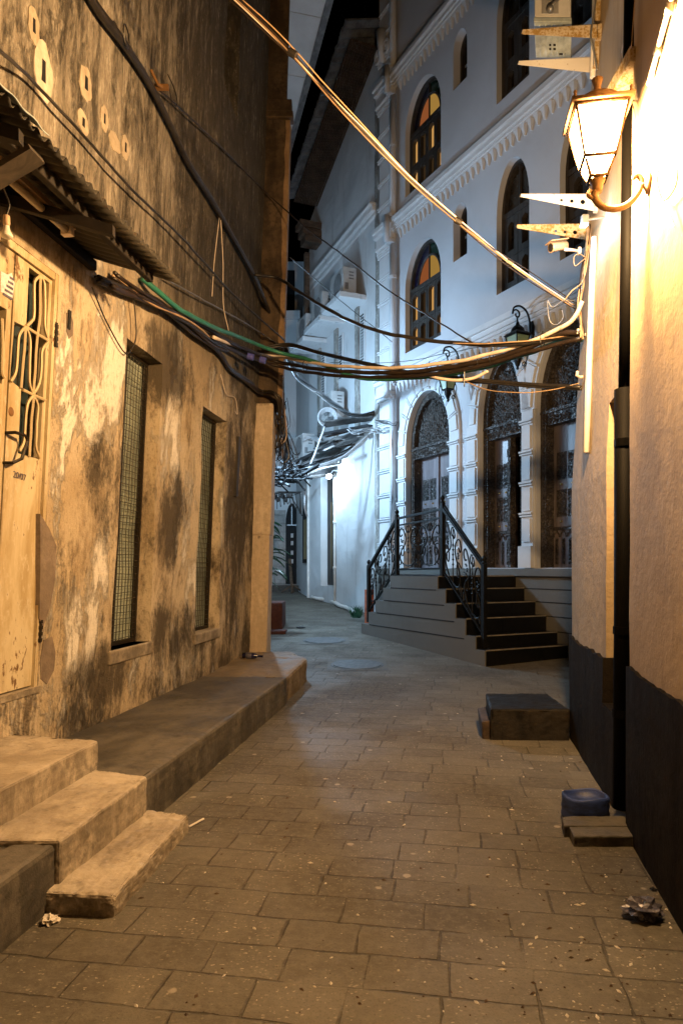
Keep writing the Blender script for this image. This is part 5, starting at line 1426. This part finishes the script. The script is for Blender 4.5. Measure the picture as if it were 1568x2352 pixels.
for q in range(420):
    if rnd.random()<.45: p=gpt(rnd.uniform(1120,1540),rnd.uniform(1720,2340))
    else: p=gpt(rnd.uniform(300,1500),rnd.uniform(1560,2340))
    if p.x>rl(p.y)-.03 or p.x<PF(p.y)+.3: continue
    r=rnd.choice((.002,.003,.004,.006)); a=rnd.uniform(0,6.3); u=V((math.cos(a),math.sin(a),0))*r*rnd.uniform(1,2.6); w_=V((-math.sin(a),math.cos(a),0))*r; h=V((0,0,r*.9)); o_=p+V((0,0,.001))
    mb.cur=rnd.choice((0,0,2,2)); mb.add([o_-u,o_-w_,o_+u,o_+w_,o_+h],[(0,1,4),(1,2,4),(2,3,4),(3,0,4)])
solo('scattered_grit',mb,(m_paper,m_dkscrap,m_eave),'scattered grit, crumbs and leaf bits over the paving','grit',(0,0,0),kind='stuff')
# manholes
def manhole(px,py,r,lab):
    c=gpt(px,py); G=lambda x,y,h:V((x,y,gz(y)+h))
    H=thing('manhole_cover',lab,'manhole',c,'round iron manhole covers in the paving')
    mb=MB(); 
    def disc(r0,r1,h):
        vs=[];k=40
        for i in range(k): a=2*PI*i/k; vs+= [G(c.x+r0*math.cos(a),c.y+r0*math.sin(a),h),G(c.x+r1*math.cos(a),c.y+r1*math.sin(a),h),G(c.x+r1*math.cos(a),c.y+r1*math.sin(a),-.01)]
        mb.add(vs,[(3*i,3*i+1,3*((i+1)%k)+1,3*((i+1)%k)) for i in range(k)]+[(3*i+1,3*i+2,3*((i+1)%k)+2,3*((i+1)%k)+1) for i in range(k)])
    disc(.0,r*.9,.012); part('cover',mb,m_cover,H)
    mb=MB(); disc(r*.92,r,.008); part('rim',mb,m_cover,H)
    mb=MB(); q=r*1.12
    mb.add([G(c.x-q,c.y-q,.004),G(c.x+q,c.y-q,.004),G(c.x+q,c.y+q,.004),G(c.x-q,c.y+q,.004)],[(0,1,2,3)]); part('concrete_surround',mb,m_slab,H)
manhole(820,1527.5,.33,'manhole cover nearer the camera beside the grey stairs')
manhole(745,1472,.33,'manhole cover farther down the alley in the blue light')
# plant
PL=thing('leafy_plant','green broad leaved plant peeking from behind the cream pier','plant',(-1.6,11.6,.3))
mb=MB(); rnd=random.Random(3); st=MB()
for q in range(30):
    b0=V((-1.20+rnd.uniform(-.35,.1),11.6+rnd.uniform(-.3,.3),1.15+rnd.uniform(0,1.0)))
    ang=rnd.uniform(-1.2,1.0); L=rnd.uniform(.22,.36); dirv=V((math.cos(ang),math.sin(ang)*.5,rnd.uniform(-.3,.5)))
    st.tube([V((-1.45,11.65,.3)),V((-1.5,11.65,b0.z*.7)),b0],.006,4)
    vs=[];side=dirv.cross(V((0,0,1))).normalized()
    for i in range(8):
        a=i/7; w=.075*math.sin(PI*min(1,a*1.02))**.8*(1 if a<.98 else 0); m_=b0+dirv*L*a-V((0,0,.55*L*a*a))
        vs+= [m_-side*w+V((0,0,.02)),m_,m_+side*w+V((0,0,.02))]
    mb.add(vs,[(3*i+k,3*i+k+1,3*i+k+4,3*i+k+3) for i in range(7) for k in (0,1)])
part('leaves',mb,m_leafg,PL,smooth=True); part('stems',st,m_leafg,PL)
mb=MB(); mb.lathe([(.16,-.02),(.2,.25),(.21,.3),(.19,.3)],(-1.45,11.65,gz(11.65)),16); part('pot',mb,m_red,PL,smooth=True)
# weeds at corner of white wall
mb=MB(); rnd=random.Random(9)
for q in range(160):
    p=gpt(rnd.uniform(806,828),rnd.uniform(1404,1420)); a=rnd.uniform(0,6.3); h=rnd.uniform(.05,.16)
    e=p+V((.08*math.cos(a),.08*math.sin(a),h)); s_=V((.012,0,0)); mb.add([p-s_,p+s_,e],[(0,1,2)])
solo('weed_tuft',mb,m_leafg,'tuft of small weeds at the foot of the whitewashed wall','weeds')

# ------------------------------------------------------------------ cables
def cable(pts,r,mat,lab,name='cable',n=8,k=8,group=None):
    sp=spline(pts,k); jr=min(.011,r*.9); sp=[p+V((jr*noise.noise(V((p.x*7,p.y*7,len(lab)))),jr*noise.noise(V((p.y*7,p.z*9,len(lab)+5))),jr*noise.noise(V((p.x*6,p.z*7,len(lab)+9))))) for p in sp]
    mb=MB(); mb.tube(sp,r,n); return solo(name,mb,mat,lab,'cable',smooth=True,group=group)
def bundle(pts,cnt,r,spread,mats,lab,name,seed,twist=1.5,nms='strand'):
    rnd=random.Random(seed); sp=spline(pts,8)
    A=thing(name,lab,'cable',sp[0])
    for i in range(cnt):
        mb=MB(); a0=2*PI*i/cnt; q=[]; rr=r*rnd.uniform(.75,1.25); sw=rnd.uniform(.6,1.4)
        for j,p in enumerate(sp):
            f=j/(len(sp)-1); e=spread*(.45+.75*abs(noise.noise(V((f*4,i*1.3,seed)))) )*sw
            a=a0+twist*2*PI*f+noise.noise(V((f*3,i*2.2,seed)))*1.5
            q.append(p+V((e*math.cos(a)*.7,e*math.cos(a)*.4,e*math.sin(a))))
        mb.tube(q,rr,6); part(nms,mb,mats[i%len(mats)],A,smooth=True)
    return A
m_tan2=M('dull_tan_cable',(.22,.14,.08),.5,0,.3,12,0)
# golden overhead bundle from top to the ochre corner
EA=ray(1318,702,4.95)
bundle([ray(470,-70,3.7),ray(660,110,3.82),ray(800,262,3.98),ray(935,405,4.2),ray(1060,515,4.45),ray(1170,603,4.7),EA],5,.0042,.046,(m_tan,m_cabr,m_tan2,m_cabr,m_cream),'slanting bundle of tan cables crossing from the top left to the ochre corner','overhead_cable_bundle',3,.6)
for px,py,Y in ((672,122,3.83),(1052,508,4.43),(1170,603,4.7)):
    mb=MB(); p=ray(px,py,Y); mb.tube([p-V((.02,0,-.012)),p+V((.02,0,-.012))],.022,8); solo('cable_tie',mb,m_cabk,{672:'cable tie near the top of the slanting tan bundle',1052:'cable tie in the middle of the slanting tan bundle',1170:'cable tie near the ochre end of the slanting tan bundle'}[px],'cable tie')
# thick sagging bundle
CB=[(640,828,7.7),(740,846,7.1),(850,853,6.6),(960,850,6.15),(1080,832,5.75),(1200,800,5.35),(1280,765,5.1),(1322,735,4.97),(1336,700,4.93)]
cable([LW(250,655,.06),LW(330,690,.07),LW(400,715,.08),LW(480,757,.09),LW(560,800,.12)]+[ray(x,y+3,Y) for x,y,Y in CB[:7]]+[ray(1335,762,4.95)],.021,m_cabr,'thick brown cable sagging across the alley')
cable([LW(480,775,.10),LW(560,815,.12)]+[ray(x,y+13,Y) for x,y,Y in CB[:6]]+[ray(1335,775,4.95)],.018,m_cabr,'second brown cable under the thick sagging one')
cable([LW(490,775,.14),ray(560,800,7.4),ray(600,815,7.6)]+[ray(x,y-9,Y-.03) for x,y,Y in CB[:8]]+[ray(1338,690,4.9)],.0165,m_cream,'thick cream cable on top of the sagging bundle')
cable([ray(980,858,6.1),ray(1010,870,6.0),ray(1050,874,5.9),ray(1090,866,5.8),ray(1120,850,5.7)],.014,m_cream,'cream cable loop drooping below the sagging bundle')
cable([LW(325,640,.04),LW(365,672,.10),LW(420,715,.12),LW(500,755,.16),ray(570,782,7.0),ray(640,808,7.4),ray(720,830,7.2),ray(830,868,6.7),ray(960,866,6.2),ray(1080,850,5.85),ray(1200,815,5.5),ray(1290,785,5.2),ray(1335,778,5.0)],.021,m_green,'green hose strapped into the sagging bundle')
for px,py,Y in ((575,824,6.9),(603,832,7.1)):
    p=ray(px,py-6,Y); mb=MB(); mb.tube([p-V((.03,-.012,-.008)),p+V((.03,.012,-.008))],.034,12); solo('tape_wrap',mb,m_blue,('left' if px==575 else 'right')+' one of two blue tape wraps on the thick brown cable','tape')
for i,(px,Y) in enumerate(((700,7.3),(905,6.4),(985,6.1),(1100,5.7),(1128,5.6),(1245,5.2))):
    import bisect
    py=None
    for (x0,y0,_),(x1,y1,_) in zip(CB,CB[1:]):
        if x0<=px<=x1: py=y0+(y1-y0)*(px-x0)/(x1-x0)
    p=ray(px,py+2,Y); mb=MB(); mb.tube([p+V((.052*math.cos(a)*.45,.052*math.cos(a)*.6,.052*math.sin(a))) for a in [2*PI*q/14 for q in range(15)]],.004,5,False)
    mb.tube([p+V((0,0,.05)),p+V((.004,0,.075))],.003,4)
    solo('cable_tie',mb,m_cabk,'black cable tie, number %d along the sagging bundle from the left'%(i+1) if False else 'black cable tie around the sagging bundle '+('beside the left pier','at its lowest stretch','just right of its lowest stretch','left of the first facade lantern','right of the first facade lantern','near the ochre corner')[i],'cable tie')
# black cables across
cable([LW(585,630,.1),ray(640,640,7.6),ray(700,678,7.2),ray(800,735,6.6),ray(900,768,6.2),ray(1000,784,5.85),ray(1100,791,5.55),ray(1200,788,5.3),ray(1290,776,5.1),ray(1336,768,4.98)],.017,m_cabk,'black cable sagging above the cream and green cables')
cable([ray(1040,788,5.7),ray(1120,789,5.45),ray(1230,781,5.2),ray(1336,764,4.98)],.005,m_tan,'thin tan wire along the upper black cable')
bundle([LW(600,800,.1),ray(665,792,7.9),ray(740,812,7.5),ray(850,838,6.8),ray(980,862,6.3),ray(1100,874,5.8),ray(1220,884,5.4),ray(1334,890,5.0)],4,.012,.020,(m_cabk,m_cabk,m_cabr),'dark cable bundle running low to the ochre corner','low_cable_bundle',8,.8)
cable([ray(1060,872,5.9),ray(1120,895,5.7),ray(1200,902,5.4),ray(1270,895,5.2),ray(1330,880,5.0)],.004,m_tan,'thin tan wire drooping under the low dark bundle')
cable([ray(1066,838,5.8),ray(1066,888,5.82)],.006,m_steel,'short steel hook hanging from the sagging bundle',n=6)
# wall hugging black bundle
bundle([LW(185,-50,.05),LW(235,30,.05),LW(285,95,.06),LW(340,185,.05),LW(390,285,.05),LW(430,370,.05),LW(480,450,.05),LW(520,520,.05),LW(565,600,.06),LW(590,650,.08),LW(620,720,.1),LW(645,775,.2)],5,.017,.020,(m_cabk,),'heavy black cable bundle slanting down the blackened left wall','wall_cable_bundle',4,.7)
mb=MB(); p=LW(352,190,.05); mb.tube([p+V((0,-.06,.05)),p+V((.04,-.03,-.03)),p+V((.06,.03,-.01)),p+V((.02,.07,.02))],.011,6); mb.box((p.x,p.y+.02,p.z-.02),(p.x+.1,p.y+.05,p.z+.01)); solo('cable_clamp',mb,m_rust,'rusty clamp holding the heavy black bundle on the left wall','clamp')
mb=MB(); p=LW(290,82,.08); mb.tube([p+V((0,.06*math.cos(a),.06*math.sin(a))) for a in [2*PI*i/16 for i in range(15)]],.005,5); solo('wire_loop',mb,m_cabk,'small wire loop sticking out of the black bundle near the top','wire')
mb=MB(); p=LW(395,215,.08); mb.tube(spline([p+V((0,-.12,.06)),p+V((.02,0,.03)),p+V((.02,.08,-.02)),p+V((0,.02,-.07)),p+V((0,-.1,0))],6),.004,5); solo('wire_loop',mb,m_cabk,'thin wire loop below the rusty cable clamp','wire')
cable([LW(365,205,.07),LW(430,262,.06),LW(520,350,.05),LW(610,440,.05),ray(700,520,7.6),ray(800,595,7.0),ray(900,672,6.5),ray(1000,735,6.0),ray(1090,790,5.6),ray(1130,795,5.45)],.007,m_cabr,'thin brown wire running straight from the wall clamp across the alley',n=6)
cable([ray(-40,78,2.6),LW(60,170,.09),LW(160,275,.08),LW(300,430,.08),LW(430,560,.09),LW(540,680,.1),ray(655,783,8.0)],.009,m_cabk,'single straight black cable crossing the left wall above the awning',n=6)
cable([LW(380,640,.05),LW(470,690,.05),LW(560,740,.06),LW(615,775,.1),ray(652,800,8.0)],.007,m_steel,'pale thin cable along the left wall below the heavy bundle',n=6)
# lower left wall bundle
bundle([LW(225,640,.05),LW(290,665,.06),LW(370,700,.07),LW(440,760,.06),LW(500,805,.06),LW(530,850,.05),LW(575,880,.05),LW(600,900,.06),ray(632,905,8.0),ray(643,930,8.05),ray(640,960,8.1)],5,.013,.028,(m_cabk,m_cabr,m_cabk),'loose black cables drooping along the left wall over the meshed windows','drooping_cable_bundle',6,1.1)
bundle([LW(262,630,.05),LW(330,680,.09),LW(390,715,.10),LW(440,745,.10),LW(490,790,.10),LW(520,805,.10)],4,.012,.035,(m_cabr,m_cabk,m_tan),'tangle of brown cables under the far end of the awning','tangled_cable_bundle',12,1.0)
cable([LW(305,665,.06),LW(310,720,.05),LW(312,775,.05),LW(300,805,.04),LW(285,808,.03),LW(250,750,.02),LW(212,660,.03)],.005,m_cabk,'thin wire loop hanging beside the nearest meshed window',n=5)
cable([LW(503,500,.05),LW(492,600,.05),LW(487,680,.05)],.004,m_cream,'left one of two pale strings hanging on the upper left wall',n=5)
cable([LW(507,505,.05),LW(512,600,.05),LW(513,700,.06),LW(525,760,.08)],.004,m_cream,'right one of two pale strings hanging on the upper left wall',n=5)
cable([LW(507,860,.04),LW(520,905,.04),LW(540,915,.03),LW(545,950,.03),LW(540,945,.03)],.004,m_cream,'short pale wire above the farther meshed window',n=5)
# tangle at the pier
TG=MB(); rnd=random.Random(11)
for i in range(34):
    x0=rnd.uniform(630,652); Y=rnd.uniform(8.35,8.9); y0=rnd.uniform(850,940); L=rnd.uniform(60,190)
    pts=[ray(x0+rnd.uniform(-6,6)-(y/L)*rnd.uniform(0,8),y0+y,Y+rnd.uniform(-.05,.05)) for y in [L*q/5 for q in range(6)]]
    if rnd.random()<.6: pts+= [pts[-1]+V((rnd.uniform(.03,.12),0,.1)),pts[-1]+V((rnd.uniform(.0,.1),0,rnd.uniform(.3,.5)))]
    TG.cur=i%4; TG.tube(spline(pts,4),rnd.uniform(.004,.009),5)
solo('cable_tangle',TG,(m_cabk,m_cabr,m_tan,m_cabk),'tangle of brown and black cables hanging behind the top of the cream pier','cable',group=None)
TG=MB()
for i in range(24):
    a=ray(rnd.uniform(648,662),rnd.uniform(975,1010),9.6); b=ray(rnd.uniform(632,690),rnd.uniform(1030,1100),9.8)
    TG.tube(sag(a,b,rnd.uniform(-.1,.2),8),rnd.uniform(.004,.008),4)
solo('cable_tangle',TG,m_cabk,'loose black wires sprawling over the dark thatch beyond the pier','cable')
TH=MB()
for i in range(130):
    a=ray(rnd.uniform(600,690),rnd.uniform(1075,1110),12.6+rnd.uniform(-.5,.5)); TH.tube([a,a+V((rnd.uniform(-.5,.5),rnd.uniform(-.3,.3),rnd.uniform(-.22,.25)))],rnd.uniform(.01,.03),4)
solo('brush_heap',TH,m_dkscrap,'dark heap of sticks and wires on a shelf past the cream pier','brush')
# bundles near the floodlight
bundle([ray(655,800,8.2),ray(690,870,9.4),ray(735,905,11.0),ray(775,935,12.6),ray(810,952,13.3),ray(845,952,13.6),ray(862,946,13.7)],7,.014,.05,(m_cabk,m_steel,m_cabk),'drooping twisted cable bundle leading to the quoins above the scrap canopy','twisted_cable_bundle',15,1.6)
bundle([ray(628,1078,12.8),ray(660,1080,12.8),ray(705,1077,13.0),ray(750,1066,13.2),ray(790,1048,13.4),ray(825,1020,13.6),ray(845,1000,13.7)],3,.022,.03,(m_wcab,),'swag of white cables in front of the scrap canopy','white_cable_bundle',16,1.2)
cable([ray(745,980,13.3),ray(728,1030,13.2),ray(708,1080,13.1),ray(702,1110,13.1),ray(700,1160,13.1),ray(705,1185,13.2)],.02,m_wcab,'white cable hanging down from the scrap canopy',n=6)
bundle([ray(862,968,13.4),ray(890,972,12.95),ray(905,975,12.8),ray(912,968,12.8)],4,.007,.05,(m_steel,m_cabk,m_wcab),'thin grey wires looping from the scrap canopy to the drainpipe','grey_wire_bundle',17,.8)
bundle([ray(800,985,13.2),ray(815,992,13.2),ray(845,985,13.3),ray(870,990,13.3),ray(895,985,12.9)],4,.009,.07,(m_wcab,m_steel),'loose white wires over the scrap canopy','loose_wire_bundle',18,1.0)
cable([ray(650,470,8.3) if False else ray(665,590,9.0),ray(735,650,9.5),ray(800,705,10.0),ray(870,760,10.6),ray(900,785,11.0)],.006,m_cabk,'thin straight wire in front of the white ledges',n=5)
cable([ray(750,832,9.0),ray(850,834,8.4),ray(950,827,7.6),ray(1020,812,7.0),ray(1150,790,6.0),ray(1290,782,5.2)],.004,m_cabk,'hair thin wire above the cream cable before the townhouse',n=5)
# corner cable cluster on the right
bundle([ray(1352,520,4.98),ray(1348,570,4.97),ray(1340,620,4.96),ray(1333,670,4.95),ray(1330,705,4.94),ray(1335,745,4.95),ray(1336,775,4.95)],6,.007,.035,(m_tan,m_cabr,m_steel,m_tan),'cluster of tan and grey cables running down the ochre corner','corner_cable_bundle',21,.9)
cable([ray(1318,690,4.9),ray(1295,690,4.88),ray(1268,705,4.86),ray(1257,690,4.86),ray(1262,735,4.86),ray(1278,745,4.86),ray(1292,730,4.87),ray(1290,712,4.88)],.0032,m_steel,'grey wire loop dangling left of the ochre corner',n=6)
cable([ray(1343,590,4.9),ray(1330,582,4.88),ray(1318,590,4.86),ray(1320,610,4.86),ray(1335,600,4.88),ray(1345,592,4.9)],.0032,m_tan,'small tan cable loop under the security camera',n=6)
cable([ray(1355,560,4.9),ray(1340,640,4.88),ray(1312,668,4.88),ray(1295,690,4.88)],.004,m_tan,'thin tan wire falling from the camera to the slanting bundle',n=5)
cable([ray(1370,-20,4.8),ray(1358,60,4.78),ray(1355,90,4.78),ray(1364,125,4.8),ray(1370,160,4.8)],.006,m_steel,'grey cable hanging past the two upper brackets',n=6)
for px,py,lab in ((1332,765,'upper pale cable hook on the edge of the ochre corner'),(1330,862,'lower pale cable hook on the edge of the ochre corner')):
    mb=MB(); p=ray(px-4,py,4.96); mb.tube([p+V((0,0,.03)),p+V((-.005,0,.0)),p+V((.02,.01,-.01)),p+V((.1,.05,.01))],.011,7); solo('cable_hook',mb,m_cream,lab,'hook')

# ------------------------------------------------------------------ lights, world, camera
def light(kind,name,loc,col,pw,size,parent=None,**kw):
    l=bpy.data.lights.new(name,kind); l.color=col; l.energy=pw
    if kind!='SUN': l.shadow_soft_size=size
    for a,b in kw.items(): setattr(l,a,b)
    o=bpy.data.objects.new(name,l); C.objects.link(o); o.location=loc
    if parent is not None: o.parent=parent; o.location=V(loc)-ORG[parent]
    return o
light('POINT','lantern_lamp',LAMP,(1.0,.60,.255),P_LAMP,.06,LA)
light('POINT','alley_lamp_light',AL+V((.0,0,-.10)),(.45,.715,1.0),P_ALLEY,.08,AT)
light('POINT','corner_floodlight_lamp',LEDP+V((-.03,.0,-.06)),(.66,.83,1.0),P_SPILL,.04,FL)
light('POINT','wall_floodlight_lamp',FWP+V((-.05,-.16,-.10)),(.56,.79,1.0),P_FLOOD,.06,FW)
w=bpy.data.worlds.new('World'); bpy.context.scene.world=w; w.use_nodes=True
nt=w.node_tree; bg=nt.nodes['Background']; sky=nt.nodes.new('ShaderNodeTexSky'); sky.sky_type='NISHITA'; sky.sun_disc=False
sky.sun_elevation=math.radians(-6); sky.sun_rotation=math.radians(200); nt.links.new(sky.outputs[0],bg.inputs[0]); bg.inputs[1].default_value=SKY
cam=bpy.data.cameras.new('Camera'); co=bpy.data.objects.new('Camera',cam); C.objects.link(co)
co.location=(0,0,CH); co.rotation_euler=(PI/2,0,0); cam.sensor_fit='HORIZONTAL'; cam.sensor_width=24; cam.lens=24; cam.shift_y=130/1568; cam.clip_end=300; cam.clip_start=.05
sc=bpy.context.scene; sc.camera=co
sc.view_settings.view_transform='Standard'; sc.view_settings.look='None'; sc.view_settings.exposure=EXPO; sc.view_settings.gamma=1
sc.cycles.use_denoising=True; sc.cycles.max_bounces=6; sc.cycles.sample_clamp_indirect=4
